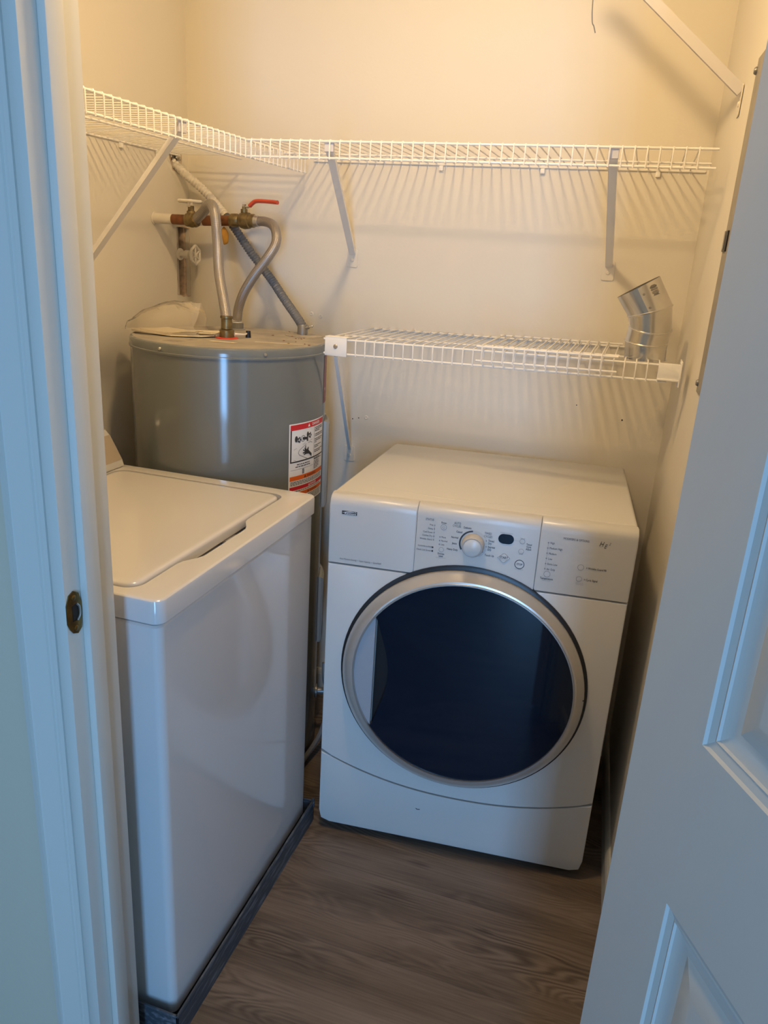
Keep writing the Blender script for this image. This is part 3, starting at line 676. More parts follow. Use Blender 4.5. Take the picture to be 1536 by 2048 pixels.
b = BM(); sweep(b, spline([(.258, -.0006, .1255), (.262, -.0008, .1235), (.267, -.0008, .124), (.269, -.0006, .1245)], 4), .0008, 5); obj('scuff', b, DARK, dr)

# ---------------------------------------------------------------- washer in its pan
t = thing('drip_pan', 'scuffed dark grey metal drip pan under the white washer', 'drip pan', (-1.0, 1.285, 0))
b = BM(); box(b, -.365, .354, -.338, .338, .0005, .003); box(b, .350, .354, -.338, .338, .003, .066, .0008, 1); box(b, -.365, .354, .334, .338, .003, .066, .0008, 1); box(b, -.365, .354, -.338, -.334, .003, .066, .0008, 1); box(b, -.365, -.361, -.338, .338, .003, .066, .0008, 1)
obj('pan', b, PANM, t, False)
b = BM(); sweep(b, [(.352, -.338, .066), (.352, .338, .066)], .0032, 6); sweep(b, [(-.363, -.336, .066), (.352, -.336, .066)], .0032, 6); sweep(b, [(.352, .336, .045), (.352, .336, .072)], .004, 6); obj('rolled_rim', b, PANM, t)
ws = thing('washer', 'white top-loading washing machine beside the door jamb', 'washing machine', (-1.35, 0.965, 0))
ox, oy = 1.35, -0.965
wx0, wx1, wy0, wy1 = -1.345 + ox, -.668 + ox, .970 + oy, 1.612 + oy
b = BM(); rings = []
for z, i in ((.032, .004), (.036, 0), (.892, 0), (.896, .003)):
    rings.append([Vector((u, v, z)) for u, v in rrect(wx0 + i, wy0 + i, wx1 - i, wy1 - i, .016, 6)])
loft(b, rings); obj('cabinet', b, ENAMEL, ws)
b = BM(); prism(b, rrect(wx0 + .008, wy0 + .008, wx1 - .008, wy1 - .008, .014, 4), XY, .896, .903); obj('seam', b, DARK, ws, False)
for x, y in ((.06, .06), (.06, .58), (.61, .06), (.61, .58)):
    b = BM(); lathe(b, [(.020, .0035), (.020, .012), (.008, .016), (.008, .034)], 14, Matrix.Translation((x, y, 0))); obj('foot', b, BLACK, ws)
# top deck with lid recess and the grip scoop at the front
dx0, dx1, dy0, dy1 = -1.350 + ox, -.662 + ox, .965 + oy, 1.617 + oy
lx0, lx1, ly0, ly1 = -1.175 + ox, -.732 + ox, .997 + oy, 1.568 + oy
g = .007
inner = rrect(lx0 - g, ly0 - g, lx1 + g, ly1 + g, .030, 6)
out2 = []
for u, v in inner: out2.append((u, v))
# replace the straight +x side by one with the scoop
right_pts = []
ya, yb = 1.115 + oy, 1.385 + oy
for k in range(21):
    u = k / 20; yv = ya + (yb - ya) * u
    s = min(1, u / .22, (1 - u) / .22); s = s * s * (3 - 2 * s)
    right_pts.append((lx1 + g + .024 * s, yv))
inner2 = out2 + right_pts        # last corner of rrect ends at (x1, y0+r); the scoop continues up the +x side
n4 = 4 * 7
b = BM()
outer = rrect(dx0, dy0, dx1, dy1, .020, 6)
loops = {}
def ring_of(poly, z): return [b.verts.new((u, v, z)) for u, v in poly]
o0 = ring_of(rrect(dx0 + .006, dy0 + .006, dx1 - .006, dy1 - .006, .016, 6), .945)
i0 = ring_of(inner2, .945)
es = [b.edges.new((o0[i], o0[(i + 1) % len(o0)])) for i in range(len(o0))] + [b.edges.new((i0[i], i0[(i + 1) % len(i0)])) for i in range(len(i0))]
bmesh.ops.triangle_fill(b, use_beauty=True, use_dissolve=False, edges=es)
prev = o0
for ins, z in ((.0035, .9445), (.0012, .9425), (0, .939), (0, .903), (.003, .900)):
    nx = ring_of(rrect(dx0 + ins, dy0 + ins, dx1 - ins, dy1 - ins, .020 - ins * .6, 6), z)
    for i in range(len(nx)): b.faces.new((prev[i], prev[(i + 1) % len(nx)], nx[(i + 1) % len(nx)], nx[i]))
    prev = nx
b.faces.new(prev[::-1])
i1 = ring_of(inner2, .915)
for i in range(len(i0)): b.faces.new((i0[i], i0[(i + 1) % len(i0)], i1[(i + 1) % len(i0)], i1[i]))
b.faces.new(i1)
obj('top_deck', b, ENAMEL, ws, True, 30)
b = BM(); rings = []
for ins, z in ((.004, .922), (0, .926), (0, .941), (.002, .9455), (.006, .9475), (.012, .948), (.02, .9478)):
    rings.append([Vector((u, v, z)) for u, v in rrect(lx0 + ins, ly0 + ins, lx1 - ins, ly1 - ins, .028 - ins * .3, 6)])
loft(b, rings); obj('lid', b, ENAMEL, ws, True, 40)
b = BM(); box(b, lx1 - .03, lx1 + .012, 1.30 + oy, 1.345 + oy, .916, .924, .003); obj('lid_bumper', b, STEEL, ws)
# soft raised border round the lid opening
b = BM(); pts = [Vector((u, v, .9449)) for u, v in rrect(lx0 - .016, ly0 - .016, lx1 + .016, ly1 + .014, .036, 8)]
# rear control console
cp_ = [(-1.186, .947), (-1.190, .962), (-1.226, 1.022), (-1.236, 1.034), (-1.30, 1.045), (-1.34, 1.036), (-1.345, .947)]
cp_ = [(u + ox, v) for u, v in cp_]
b = BM(); prism(b, cp_, lambda u, v, d: Vector((u, d, v)), 1.000 + oy, 1.602 + oy, .004, 2); cn = obj('console', b, ENAMEL, ws, True, 30)
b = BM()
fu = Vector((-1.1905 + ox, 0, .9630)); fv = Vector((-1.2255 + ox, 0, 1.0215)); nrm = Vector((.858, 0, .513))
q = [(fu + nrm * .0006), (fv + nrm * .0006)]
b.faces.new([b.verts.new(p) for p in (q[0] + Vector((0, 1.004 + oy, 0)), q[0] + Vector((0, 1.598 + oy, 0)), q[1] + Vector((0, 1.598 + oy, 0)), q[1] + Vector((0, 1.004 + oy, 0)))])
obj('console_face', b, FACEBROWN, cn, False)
for yk in (1.12, 1.30, 1.47):
    b = BM(); lathe(b, [(.024, 0), (.022, .018), (.0, .02)], 20, axisM((fu + fv) / 2 + Vector((0, yk + oy, 0)), nrm), True, False); obj('console_knob', b, KNOBC, cn)

# ---------------------------------------------------------------- water heater
TX, TY, TR = -1.04, 1.890, 0.26
wh = thing('water_heater', 'grey cylindrical water heater standing in the back left corner', 'water heater', (TX, TY, 0))
b = BM(); lathe(b, [(.245, .012), (TR, .03), (TR, 1.236)], 96); obj('tank', b, TANK, wh)
b = BM(); lathe(b, [(TR + .0005, 1.232), (TR + .0035, 1.2325), (TR + .0035, 1.2365), (TR + .0018, 1.238), (TR + .0018, 1.2515), (TR - .001, 1.2565), (TR - .006, 1.2585)], 96, None, False, False); obj('top_rim', b, TANK, wh)
b = BM(); lathe(b, [(TR - .006, 1.2585), (TR - .008, 1.2575), (.10, 1.2578), (0, 1.258)], 96, None, False, False); obj('top_plate', b, TANKTOP, wh)
b = BM(); lathe(b, [(.262, 0), (.262, .03), (.25, .031), (.24, .006)], 72); obj('base_pan', b, BLACK, wh)
def cyl(a, z, r=TR): return Vector((r * math.cos(math.radians(a)), r * math.sin(math.radians(a)), z))
b = BM()
for a in (-101.4, -43.0, 19, 80, 140, 200):
    c = cyl(a, 1.2455, TR + .0016); screw(b, c, (c.x, c.y, 0), .0045, .0035)
obj('rim_screws', b, STEEL, wh, True, kind='stuff')
def patch(name, a0, a1, z0, z1, r, m, parent, n=24):
    b = BM()
    lo_ = [b.verts.new(cyl(a0 + (a1 - a0) * i / n, z0, r)) for i in range(n + 1)]; hi = [b.verts.new(cyl(a0 + (a1 - a0) * i / n, z1, r)) for i in range(n + 1)]
    for i in range(n): b.faces.new((lo_[i], lo_[i + 1], hi[i + 1], hi[i]))
    return obj(name, b, m, parent, True)
# warning label: u 0..1 across, v metres down from the top
LA0, LA1, LZ1, LZ0 = -27.2, 9.3, 1.066, 0.845
lab = patch('warning_label', LA0, LA1, LZ0, LZ1, TR + .0006, WHITEP, wh)
LW = math.radians(LA1 - LA0) * TR
def lf_(u, v, r=TR + .0011): return cyl(LA0 + math.degrees(u / TR), LZ1 - v, r)
def lrect(b, u0, u1, v0, v1, r=TR + .0010, n=14):
    lo_ = [b.verts.new(lf_(u0 + (u1 - u0) * i / n, v1, r)) for i in range(n + 1)]; hi = [b.verts.new(lf_(u0 + (u1 - u0) * i / n, v0, r)) for i in range(n + 1)]
    for i in range(n): b.faces.new((lo_[i], lo_[i + 1], hi[i + 1], hi[i]))
e_ = .004
b = BM(); lrect(b, e_, LW - e_ * .6, .003, .0175); obj('red_band', b, REDP, lab, False); b = BM(); lrect(b, e_, LW - e_ * .6, .170, .180); obj('red_band', b, REDP, lab, False)
b = BM(); lrect(b, e_, LW - e_ * .6, .141, .153); obj('orange_band', b, ORANGEP, lab, False); b = BM(); lrect(b, e_, LW - e_ * .6, .187, .197); obj('orange_band', b, ORANGEP, lab, False)
b = BM()
lrect(b, e_, e_ + .0045, .0175, .103); lrect(b, e_, LW - e_ * .6, .1005, .104); lrect(b, LW - e_ * .6 - .0012, LW - e_ * .6, .0175, .103)
lrect(b, LW * .615, LW * .615 + .0008, .0175, .1005)
lrect(b, LW * .04, LW * .60, .1235, .1241); lrect(b, LW * .62, LW * .97, .1105, .1110)
rng = random.Random(3)
def words_row(b, u0, u1, v, h=.0024):
    u = u0
    while u < u1 - .003:
        w = min(rng.uniform(.004, .011), u1 - u); lrect(b, u, u + w, v, v + h, n=2); u += w + .0018
for k, (v, f_) in enumerate(((.022, 1), (.0265, 1), (.031, .55), (.040, 1), (.0445, .95), (.053, 1), (.0575, .9), (.062, .3), (.071, .85), (.0755, .5), (.084, 1), (.0885, .8))):
    words_row(b, LW * .64, LW * .64 + (LW * .32) * f_, v)
for v, f_ in ((.1060, .6), (.1085, .9), (.1140, .55), (.118, .6), (.122, .65), (.126, .55), (.130, .6), (.134, .5)): words_row(b, LW * .63, LW * .63 + LW * .34 * f_, v, .002)
words_row(b, LW * .17, LW * .5, .1095, .0024); words_row(b, LW * .14, LW * .52, .1155, .0024)
for v in (.1255, .129, .1325, .136): words_row(b, LW * .30, LW * .36, v, .0022)
for v in (.156, .160, .164): words_row(b, LW * .04, LW * .94, v, .0018)
for v in (.1825,): words_row(b, LW * .04, LW * .9, v, .0018)
for v in (.200, .2045, .209, .2135): words_row(b, LW * .04, LW * .94, v, .0018)
put_text(b, '\u25b2 WARNING', lambda u, v: lf_(LW * .52 + u, .147 - v, TR + .0014), .0095, 'CENTER')
put_text(b, '\u25b2 WARNING', lambda u, v: lf_(LW * .60 + u, .192 - v, TR + .0014), .0085, 'CENTER')
obj('label_print', b, PRINT, lab, False, kind='stuff')
b = BM()
put_text(b, 'DANGER', lambda u, v: lf_(LW * .67 + u, .0102 - v, TR + .0014), .0105, 'CENTER', 0, .02)
put_text(b, 'DANGER', lambda u, v: lf_(LW * .62 + u, .175 - v, TR + .0014), .0085, 'CENTER', 0, .02)
for uu, vv, s in ((LW * .45, .0102, .0050), (LW * .49, .175, .004)):
    b.faces.new([b.verts.new(lf_(uu + a * s, vv + c * s, TR + .0014)) for a, c in ((-1, .8), (1, .8), (0, -.9))])
obj('label_heading', b, WHITEP, lab, False)
# scalding pictogram: taps, spout, basin and hand
b = BM()
LF = lambda u, v: lf_(u, v, TR + .0013)
def ell(cu, cv, ru, rv, n=14): b.faces.new([b.verts.new(LF(cu + ru * math.cos(2 * PI * i / n), cv + rv * math.sin(2 * PI * i / n))) for i in range(n)])
P0 = LW * .085
ell(P0 + .010, .041, .0052, .0085); ell(P0 + .0555, .0345, .0045, .0075)
for cu, cv in ((P0 + .021, .0445), (P0 + .066, .0385)):
    for k in range(5):
        a = 2 * PI * k / 5; ell(cu + .0045 * math.cos(a), cv + .0055 * math.sin(a), .0026, .0032, 8)
annulus(b, P0 + .036, .0425, .0072, .0085, LF, n=20)
for quad in (((.034, .039), (.056, .041), (.056, .048), (.034, .046)), ((.050, .041), (.057, .041), (.058, .053), (.0515, .052))):
    b.faces.new([b.verts.new(LF(P0 + u, v)) for u, v in quad])
hand = [(.040, .066), (.0445, .072), (.046, .0635), (.0485, .0625), (.049, .072), (.053, .075), (.058, .069), (.061, .070), (.060, .077), (.076, .090), (.076, .0985), (.062, .088), (.050, .087), (.040, .089), (.0395, .0865), (.046, .0845), (.036, .0835), (.036, .0805), (.045, .0805), (.036, .0745), (.0375, .072), (.045, .077)]
vs = [b.verts.new(LF(P0 + u, v)) for u, v in hand]; ed = [b.edges.new((vs[i], vs[(i + 1) % len(vs)])) for i in range(len(vs))]
bmesh.ops.triangle_fill(b, use_beauty=True, edges=ed)
def stroke(pts, w=.0009):
    for (u, v), (u2, v2) in zip(pts, pts[1:]):
        d = Vector((u2 - u, v2 - v)); L_ = d.length or 1; nx, nv = -d.y / L_ * w / 2, d.x / L_ * w / 2
        b.faces.new([b.verts.new(LF(P0 + p, q_)) for p, q_ in ((u + nx, v + nv), (u2 + nx, v2 + nv), (u2 - nx, v2 - nv), (u - nx, v - nv))])
stroke([(.050, .059), (.022, .0725), (.0185, .079), (.022, .085), (.055, .100)], .0011); stroke([(.058, .058), (.068, .0565), (.078, .060)], .0011); stroke([(.002, .069), (.046, .056)], .0006); stroke([(.060, .054), (.078, .051)], .0006); stroke([(.002, .0965), (.010, .099)], .0005)
obj('label_pictogram', b, PRINT, lab, False)
mr = patch('side_label', 9.5, 34, 1.098, 1.226, TR + .0006, MAROON, wh, 14)
b = BM(); put_text(b, 'W', lambda u, v: cyl(12.6 + math.degrees(u / TR), 1.135 + v, TR + .0012), .012, 'CENTER'); obj('side_label_print', b, WHITEP, mr, False)
def cover(a0, a1, z0, z1):
    b = BM(); rings = []
    for ins, r in ((0, TR + .0005), (0, TR + .008), (1.6, TR + .014), (2.4, TR + .0145)):
        zi = ins * .0045; pts = []
        for i in range(11): pts.append(cyl(a0 + ins + (a1 - a0 - 2 * ins) * i / 10, z0 + zi, r))
        for i in range(11): pts.append(cyl(a1 - ins - (a1 - a0 - 2 * ins) * i / 10, z1 - zi, r))
        rings.append(pts)
    loft(b, rings, False, True); o = obj('access_cover', b, PANELG, wh, True, 25)
    b = BM(); c = cyl((a0 + a1) / 2, z1 + .008, TR); screw(b, c, (c.x, c.y, 0), .004, .003); obj('cover_screw', b, STEEL, o)
cover(13.5, 38, .795, 1.045); cover(13.5, 38, .36, .575)
b = BM(); M_ = axisM(cyl(20, .17, TR), (cyl(20, 0, 1))); lathe(b, [(.022, 0), (.022, .004), (.011, .006), (.011, .035), (.016, .036), (.016, .05), (.008, .052)], 16, M_); dv = obj('drain_valve', b, ZINC, wh)
b = BM(); sweep(b, spline([cyl(10, .30, TR + .03), cyl(8, .25, TR + .035), cyl(14, .16, TR + .045), cyl(6, .06, TR + .03), cyl(-20, .02, TR + .03)], 8), .008, 8); obj('drain_hose', b, CONDG, wh)
# fittings on the top
def local(x, y): return Vector((x - TX, y - TY, 0))
n1 = local(-1.030, 1.850); n2 = local(-1.118, 2.070); cj = local(-.915, 2.083)
b = BM(); lathe(b, [(.030, 1.2578), (.030, 1.260), (.015, 1.2615)], 28, Matrix.Translation(n1)); gk = obj('nipple_gasket', b, REDRUB, wh); gk['label'] = 'red plastic gasket round the front nipple'
b = BM(); lathe(b, [(.024, 1.2578), (.024, 1.260), (.013, 1.2615)], 24, Matrix.Translation(n2)); obj('nipple_gasket', b, PRINTG, wh)
b = BM(); lathe(b, [(.055, 1.2578), (.055, 1.2592), (.054, 1.2596), (0, 1.2598)], 32, Matrix.Translation(cj + Vector((.012, -.012, 0))), True, False); obj('junction_plate', b, TANKTOP, wh)
cpn = local(-.996, 1.906)
b = BM(); lathe(b, [(.0075, 1.2578), (.0062, 1.276), (0, 1.2765)], 14, Matrix.Translation(cpn), True, False); obj('plastic_cap', b, BLACK, wh)
b = BM(); sweep(b, spline([n1 + Vector((.02, .004, 1.270)), n1 + Vector((.035, .03, 1.268)), cpn + Vector((-.004, .004, 1.270))], 5), .0035, 6, rf=lambda s, i: .004 - .00022 * i); obj('cap_tether', b, PIPEP, wh)
b = BM()
for a, c_, w in (((-.940, 1.835), (-.818, 1.868), .010),):
    p, q = local(*a), local(*c_); dv_ = (q - p).normalized(); s = Vector((-dv_.y, dv_.x, 0)) * w / 2
    b.faces.new([b.verts.new(v + Vector((0, 0, 1.2582))) for v in (p - s, q - s, q + s, p + s)])
p, q = local(-1.01, 1.762), local(-.965, 1.772)
b.faces.new([b.verts.new(v + Vector((0, 0, 1.2584))) for v in (p + Vector((-.02, -.006, 0)), q + Vector((0, -.004, 0)), q + Vector((.004, .012, 0)), p + Vector((-.02, .012, 0)))])
obj('old_sticker', b, CREAM, wh, False)
rng = random.Random(11); b = BM()
for k in range(13):
    a = rng.uniform(-10, 75); r = rng.uniform(.12, .245); c = cyl(a, 1.2590, r)
    box(b, -.003, .003, -.001, .001, -.0006, .0008, 0, 1, Matrix.Translation(c) @ Matrix.Rotation(rng.uniform(0, 3), 4, 'Z'))
obj('debris', b, RISER, wh, False, kind='stuff')

# bag and papers on the tank
b = BM()
def paper(pts, z, th=.002):
    prism(b, pts, XY, z, z + th)
paper([(-.03, -.055), (.10, -.072), (.165, -.035), (.19, -.005), (.175, .03), (.06, .05), (-.06, .045)], .0005, .003)
paper([(-.01, -.045), (.09, -.066), (.15, -.03), (.135, .01), (.02, .04)], .004, .004)
pts = [(.10, -.066), (.16, -.04), (.20, -.01), (.205, .01), (.15, .0), (.10, -.03)]
b2 = [b.verts.new((x, y, .0085 + .007 * math.sin(i * 1.7) ** 2)) for i, (x, y) in enumerate(pts)]; b.faces.new(b2)
o = obj('folded_manual', b, CREAM, None, True); o.location = (-1.245, 1.835, 1.2595); tag(o, 'crumpled cream paper manual under the plastic bag', 'paper')
for v in o.data.vertices: v.co.z += .0015 * (1 + math.sin(v.co.x * 70 + v.co.y * 40))
stn = [(-1.318, .006, .004), (-1.312, .022, .018), (-1.296, .032, .034), (-1.278, .046, .048), (-1.258, .058, .056), (-1.235, .066, .064), (-1.210, .075, .068), (-1.185, .083, .066), (-1.165, .086, .060), (-1.14, .086, .050), (-1.115, .085, .040), (-1.098, .085, .034), (-1.086, .0855, .030)]
b = BM(); rings = []
rng = random.Random(5)
for k, (x, h, w) in enumerate(stn):
    ring = []
    for i in range(17):
        a = PI * i / 16; s = math.sin(a)
        yy = -math.cos(a) * w * (1 - .55 * s ** 2.2) ; zz = h * s ** .75
        # pleats and creases
        nz = noise.noise(Vector((x * 28, yy * 30, zz * 30)))
        yy += nz * .010 * s - abs(noise.noise(Vector((x * 22 + zz * 14, zz * 26, 7.3)))) * .014 * s; zz += noise.noise(Vector((x * 40, i * .7, 3))) * .005 * s * (1 if k < len(stn) - 1 else .3)
        xx = x
        if k >= len(stn) - 2 and zz < .045: xx -= (0.045 - zz) * .45 * (k - len(stn) + 3) / 2 * (1 if zz > .02 else -.6)
        ring.append(Vector((xx + 1.2, yy, max(.0015, zz + .0005 + (.002 if i in (0, 16) else 0)))))
    rings.append(ring)
loft(b, rings, False, False, False)
bag = obj('plastic_bag', b, FILM, None, True, 26); bag.location = (-1.2, 1.822, 1.2595)
tag(bag, 'crinkled clear plastic bag lying on top of the grey water heater', 'bag')

# ---------------------------------------------------------------- pipes, valves, hoses
def ring_pipe(name, p, q, r, m, parent, seg=18):
    b = BM(); sweep(b, [p, q], r, seg); return obj(name, b, m, parent)
def handwheel(parent, c, d, r=.026, m=PIPEP):
    M = axisM(c, d)
    b = BM(); ringp = []
    for i in range(41):
        a = 2 * PI * i / 40; rr = r * (1 + .07 * math.cos(6 * a)); ringp.append(M @ Vector((rr * math.cos(a), rr * math.sin(a), .004)))
    sweep(b, ringp, .0042, 8, False)
    for k in range(6):
        a = 2 * PI * k / 6; sweep(b, [M @ Vector((.003 * math.cos(a), .003 * math.sin(a), .004)), M @ Vector((r * math.cos(a), r * math.sin(a), .004))], .0028, 6)
    lathe(b, [(.007, -.006), (.007, .008), (.003, .010)], 12, M)
    return obj('hand_wheel', b, m, parent)
PZ = 1.552; PYA = 2.06; PYB = 2.155
pa = thing('supply_pipe', 'white painted copper pipe with a hand wheel valve, front pipe on left wall', 'pipe', (XL, PYA, PZ), 0, 'water supply pipes')
ring_pipe('pipe', (.0008, 0, 0), (.062, 0, 0), .0145, PIPEP, pa)
ring_pipe('bare_copper', (.060, 0, 0), (.112, 0, 0), .0142, COPPER, pa)
b = BM(); lathe(b, [(.0175, .0), (.0172, .002), (.0148, .003)], 24, axisM((.001, 0, 0), (1, 0, 0))); obj('escutcheon', b, PIPEP, pa)
b = BM(); lathe(b, [(.015, 0), (.018, .004), (.018, .012), (.014, .016), (.019, .024), (.019, .034), (.016, .040)], 20, axisM((.104, 0, 0), (1, 0, 0))); lathe(b, [(.014, -.002), (.012, .016), (.009, .018), (.009, .03)], 16, axisM((.122, 0, .008), (0, 0, 1)))
vb = obj('valve_body', b, BRASS, pa)
b = BM(); lathe(b, [(.006, .02), (.006, .034), (.010, .035), (.010, .040), (.005, .042), (.005, .05)], 12, axisM((.120, 0, 0), (0, 0, 1))); obj('valve_stem', b, PIPEP, vb)
handwheel(vb, (.120, 0, .046), (0, 0, 1), .032)
pb = thing('supply_pipe', 'bare copper pipe ending in a ball valve with red lever', 'pipe', (XL, PYB, PZ + .004), 0, 'water supply pipes')
ring_pipe('pipe', (.0008, 0, -.006), (.108, 0, -.001), .0142, PIPEP, pb); ring_pipe('bare_copper', (.106, 0, -.001), (.206, 0, .003), .0148, COPPER, pb)
b = BM(); lathe(b, [(.017, 0), (.019, .004), (.019, .022), (.016, .028), (.021, .034), (.024, .046), (.022, .062), (.019, .064), (.019, .076), (.014, .080)], 8 * 3, axisM((.196, 0, .004), (1, 0, .02)))
lathe(b, [(.010, .014), (.010, .030), (.006, .031), (.006, .040)], 14, axisM((.240, 0, .006), (0, 0, 1))); bv = obj('ball_valve', b, BRASS, pb)
b = BM(); sweep(b, [(.236, 0, .043), (.252, 0, .043), (.262, 0, .046)], .004, 8); lathe(b, [(.007, 0), (.007, .006), (.003, .007)], 6, axisM((.240, 0, .043), (0, 0, 1))); obj('lever_neck', b, STEEL, bv)
b = BM(); lvp = spline([(.258, 0, .045), (.268, 0, .054), (.278, 0, .059), (.300, 0, .060), (.330, 0, .059), (.347, 0, .058)], 6)
sweep(b, lvp, .0058, 10)
for v in b.verts: v.co.y *= 1.6
obj('red_lever', b, REDH, bv)
b = BM(); rng = random.Random(2)
bmesh.ops.create_icosphere(b, subdivisions=3, radius=.012)
for v in b.verts:
    k = 1 + .5 * noise.noise(v.co * 90); v.co = Vector((v.co.x * k * .9, v.co.y * k * .8, v.co.z * k * 2.0)) + Vector((.172, .008, -.040))
fo = obj('foam_scrap', b, FOAM, pb); fo['label'] = 'yellow foam scrap under the pipe'
# riser valve inside the wall cut-out
rv = thing('riser_pipe', 'brown riser pipe with a white hand wheel inside the wall cut-out', 'pipe', (XL - .040, 2.199, 0.0))
b = BM(); sweep(b, [(0, 0, .1), (0, 0, 2.3)], .0135, 18); obj('pipe', b, RISER, rv)
b = BM(); lathe(b, [(.014, .01), (.014, .030), (.018, .031), (.018, .044), (.010, .046), (.010, .064), (.013, .065), (.013, .082), (.006, .083), (.006, .098)], 16, axisM((0, -.004, 1.455), (1, -.16, 0))); vv = obj('valve_body', b, PIPEP, rv)
handwheel(vv, (.096, -.018, 1.455), (1, .02, 0), .026)
# hoses
def hose(label, pts, r, nuts):
    t = thing('braided_hose', label, 'hose', (0, 0, 0), 0, 'braided water hoses'); P = spline(pts, 14)
    b = BM(); sweep(b, P, r, 16, True, None, True); obj('braided_sleeve', b, BRAID, t)
    for prof, c, d, m in nuts:
        b = BM(); lathe(b, prof, 24, axisM(c, d)); obj('nut', b, m, t)
    return t
NB = [(.0135, 0), (.0155, .002), (.0155, .012), (.0125, .014), (.0125, .034), (.0145, .036), (.0145, .042), (.0115, .044)]
h1n = Vector((-1.030, 1.850, 1.2600)); h2n = Vector((-1.118, 2.070, 1.2600))
hose('braided steel hose arching from the hand wheel valve to the red gasket',
     [(-1.238, 2.055, 1.556), (-1.205, 2.035, 1.574), (-1.165, 1.995, 1.591), (-1.128, 1.955, 1.588), (-1.108, 1.935, 1.556), (-1.100, 1.930, 1.49), (-1.088, 1.915, 1.42), (-1.060, 1.885, 1.36), (-1.038, 1.860, 1.315), (-1.031, 1.851, 1.290)], .0135,
     [([(.0165, -.002), (.0195, .0), (.0195, .019), (.016, .021)], h1n, (0, 0, 1), BRASS), ([(.0135, .021), (.0155, .023), (.0145, .028), (.0145, .048), (.0165, .050), (.0165, .055), (.0125, .056)], h1n, (0, 0, 1), BRASS),
      ([(.014, -.018), (.019, -.016), (.019, -.004), (.015, .004)], (-1.246, 2.052, 1.556), (.8, -.35, .45), BRASS)])
hose('braided steel hose curving from the red lever valve down to the rear nipple',
     [(-1.098, 2.155, 1.561), (-1.070, 2.148, 1.561), (-1.035, 2.125, 1.553), (-1.008, 2.095, 1.532), (-1.000, 2.075, 1.50), (-1.018, 2.060, 1.462), (-1.055, 2.056, 1.415), (-1.090, 2.060, 1.365), (-1.112, 2.068, 1.32), (-1.118, 2.070, 1.285)], .0135,
     [([(.015, -.002), (.0185, 0), (.0185, .016), (.014, .018)], h2n, (0, 0, 1), ZINC), ([(.0145, .018), (.0145, .020)], h2n, (0, 0, 1), PAPER), ([(.014, -.006), (.016, -.004), (.016, .010), (.0142, .012)], (-1.104, 2.155, 1.561), (1, 0, 0), STEEL)])
# corrugated conduit
cdn = thing('conduit', 'corrugated grey electrical conduit, painted white near the left wall', 'conduit', (0, 0, 0))
CP = [(-1.392, 2.180, 1.715), (-1.355, 2.190, 1.684), (-1.300, 2.205, 1.640), (-1.244, 2.205, 1.589), (-1.19, 2.20, 1.533), (-1.144, 2.195, 1.480), (-1.10, 2.19, 1.435), (-1.055, 2.175, 1.395), (-1.005, 2.145, 1.352), (-.955, 2.11, 1.315), (-.922, 2.088, 1.288), (-.915, 2.083, 1.268)]
PP = spline(CP, 40); cut_i = int(len(PP) * .30)
cor = lambda s, i: .0118 + .0017 * math.sin(2 * PI * s / .0085)
def resample(P, step):
    out = [P[0]]; acc = 0
    for a, c in zip(P, P[1:]):
        L_ = (c - a).length; acc += L_
        if acc >= step: out.append(c); acc = 0
    return out
fine = spline(CP, 60); k0 = int(len(fine) * .30)
b = BM(); sweep(b, resample(fine[:k0 + 1], .0017), .0118, 14, True, lambda s, i: .0122 + .0013 * math.sin(2 * PI * s / .0098)); obj('painted_length', b, PIPEP, cdn)
b = BM(); sweep(b, resample(fine[k0:], .0014), .0118, 14, True, cor); obj('grey_length', b, CONDG, cdn)
cjw = Vector((-.915, 2.083, 1.2598))
b = BM(); lathe(b, [(.0155, 0), (.0155, .006), (.0148, .008), (.0148, .026), (.0135, .028)], 20, Matrix.Translation(cjw)); sweep(b, [cjw + Vector((.010, -.004, .020)), cjw + Vector((.022, -.002, .022))], .005, 8); cnn = obj('connector', b, ZINC, cdn)
b = BM(); sweep(b, [cjw + Vector((.020, -.003, .022)), cjw + Vector((.031, -.002, .0255))], .0022, 8); screw(b, cjw + Vector((.030, -.002, .0255)), (1, 0, .3), .0042, .003); obj('clamp_screw', b, STEEL, cnn)

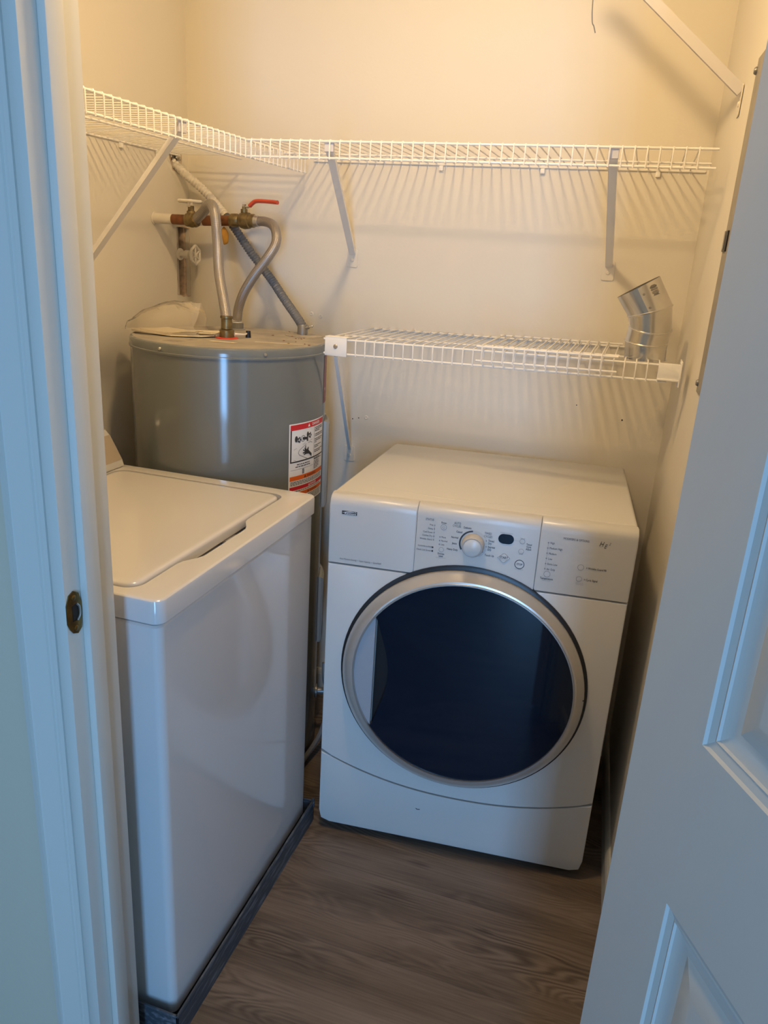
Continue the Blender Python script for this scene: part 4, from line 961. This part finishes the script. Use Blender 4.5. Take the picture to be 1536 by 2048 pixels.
# ---------------------------------------------------------------- duct elbow
el = thing('duct_elbow', 'shiny galvanised metal duct elbow standing on the low wire shelf', 'duct', (0.0265, 1.975, 1.2905))
el.scale = (.958, .958, .958)
def dring(cx, cy, cz, tx, ty, r=.0505, n=48):
    """circle whose plane tilts: slope tx along x and ty along y"""
    return [Vector((cx + r * math.cos(2 * PI * i / n), cy + r * math.sin(2 * PI * i / n), cz + tx * r * math.cos(2 * PI * i / n) + ty * r * math.sin(2 * PI * i / n))) for i in range(n)]
sec = [(0, 0, 0, 0, 0, .0495), (-.003, 0, .042, -.04, .10, .0510), (.001, 0, .078, -.05, .22, .0515), (-.006, -.002, .118, .34, .05, .050), (-.042, -.004, .172, .62, .03, .0455)]
names = ['crimped_collar', 'gore', 'gore', 'top_collar']
for k in range(4):
    b = BM(); A = dring(*sec[k]); C = dring(*sec[k + 1]); rings = []
    for s in (0, .08, .25, .5, .75, .92, 1):
        ring = [a.lerp(c, s) for a, c in zip(A, C)]
        if k == 0 and s < .6:
            cc = Vector((0, 0, 0))
            ring = [Vector((p.x * (1 - .018 * (i % 2)), p.y * (1 - .018 * (i % 2)), p.z)) for i, p in enumerate(ring)]
        rings.append(ring)
    loft(b, rings, False, False)
    inn = [[Vector((sum(v.x for v in r) / 48, sum(v.y for v in r) / 48, sum(v.z for v in r) / 48)) + (p - Vector((sum(v.x for v in r) / 48, sum(v.y for v in r) / 48, sum(v.z for v in r) / 48))) * .985 for p in r] for r in (rings[0], rings[-1])]
    loft(b, inn, False, False); obj(names[k], b, GALV, el, True, 40)
for k in (1, 2, 3):
    b = BM(); A = dring(*sec[k]); sweep(b, A + [A[0], A[1]], .0022, 8, False); obj('bead', b, GALV, el)
# overlap seam, rivets and barcode sticker on the top collar
def tc_pt(a, s, off=.0008):
    A, C = dring(*sec[3][:5], sec[3][5] + off), dring(*sec[4][:5], sec[4][5] + off)
    i = a / (2 * PI) * 48; i0 = int(math.floor(i)) % 48; i1 = (i0 + 1) % 48; f_ = i - math.floor(i)
    return A[i0].lerp(A[i1], f_).lerp(C[i0].lerp(C[i1], f_), s)
b = BM(); a_s = math.radians(268)
for j in range(6):
    s0, s1_ = .02 + .96 * j / 6, .02 + .96 * (j + 1) / 6
    for a0_, a1_ in [(a_s + .28 * q_, a_s + .28 * (q_ + 1)) for q_ in range(6)]:
        b.faces.new([b.verts.new(tc_pt(x, y_, .0008)) for x, y_ in ((a0_, s0), (a1_, s0), (a1_, s1_), (a0_, s1_))])
bmesh.ops.remove_doubles(b, verts=b.verts, dist=1e-6)
sm = obj('seam_overlap', b, GALV, el, True, 60)
b = BM()
for s_ in (.18, .70):
    c = tc_pt(math.radians(276), s_, .001); lathe(b, [(.0030, 0), (.0025, .0006)], 10, axisM(c, (.1, -1, .1)))
obj('rivet', b, ZINC, el)
b = BM(); bu = math.radians(296)
rng = random.Random(8); s = .52
while s < .86:
    w = rng.uniform(.006, .022); x0_, x1_ = (0, .34) if rng.random() > .3 else (.05, .28)
    b.faces.new([b.verts.new(tc_pt(bu + x, y_, .0016)) for x, y_ in ((x0_, s), (x1_, s), (x1_, s + w), (x0_, s + w))]); s += w + rng.uniform(.006, .014)
obj('barcode_print', b, PRINT, el, False)

# ---------------------------------------------------------------- breaker panel on the right wall, dangling wire
bp_ = thing('breaker_panel', 'flat grey electrical breaker panel set in the right wall', 'electrical panel', (xr(1.542), 1.542, 1.567), FL)
b = BM(); box(b, -.0025, .0, -.19, .176, -.305, .305, .0008, 1); obj('cover', b, EPANEL, bp_, True)
b = BM(); box(b, -.0055, -.0022, .128, .170, -.030, .008, .0008, 1); lt = obj('latch', b, BLACK, bp_, False)
b = BM(); box(b, -.0070, -.0052, .146, .156, -.027, .005, .0005, 1); obj('latch_slider', b, ZINC, lt, False)
b = BM(); screw(b, (-.0025, .170, .283), (-1, 0, 0), .007, .005); obj('screw', b, ZINC, bp_); b = BM(); screw(b, (-.0025, .165, -.285), (-1, 0, 0), .007, .005); obj('screw', b, ZINC, bp_)
b = BM(); sweep(b, spline([(-.19, 1.75, 2.439), (-.185, 1.75, 2.2), (-.179, 1.75, 2.0), (-.175, 1.75, 1.948), (-.170, 1.75, 1.936), (-.166, 1.75, 1.925)], 6), .0012, 6)
o = obj('hanging_wire', b, CONDG); tag(o, 'thin dark wire hanging down from the ceiling at the top', 'wire')
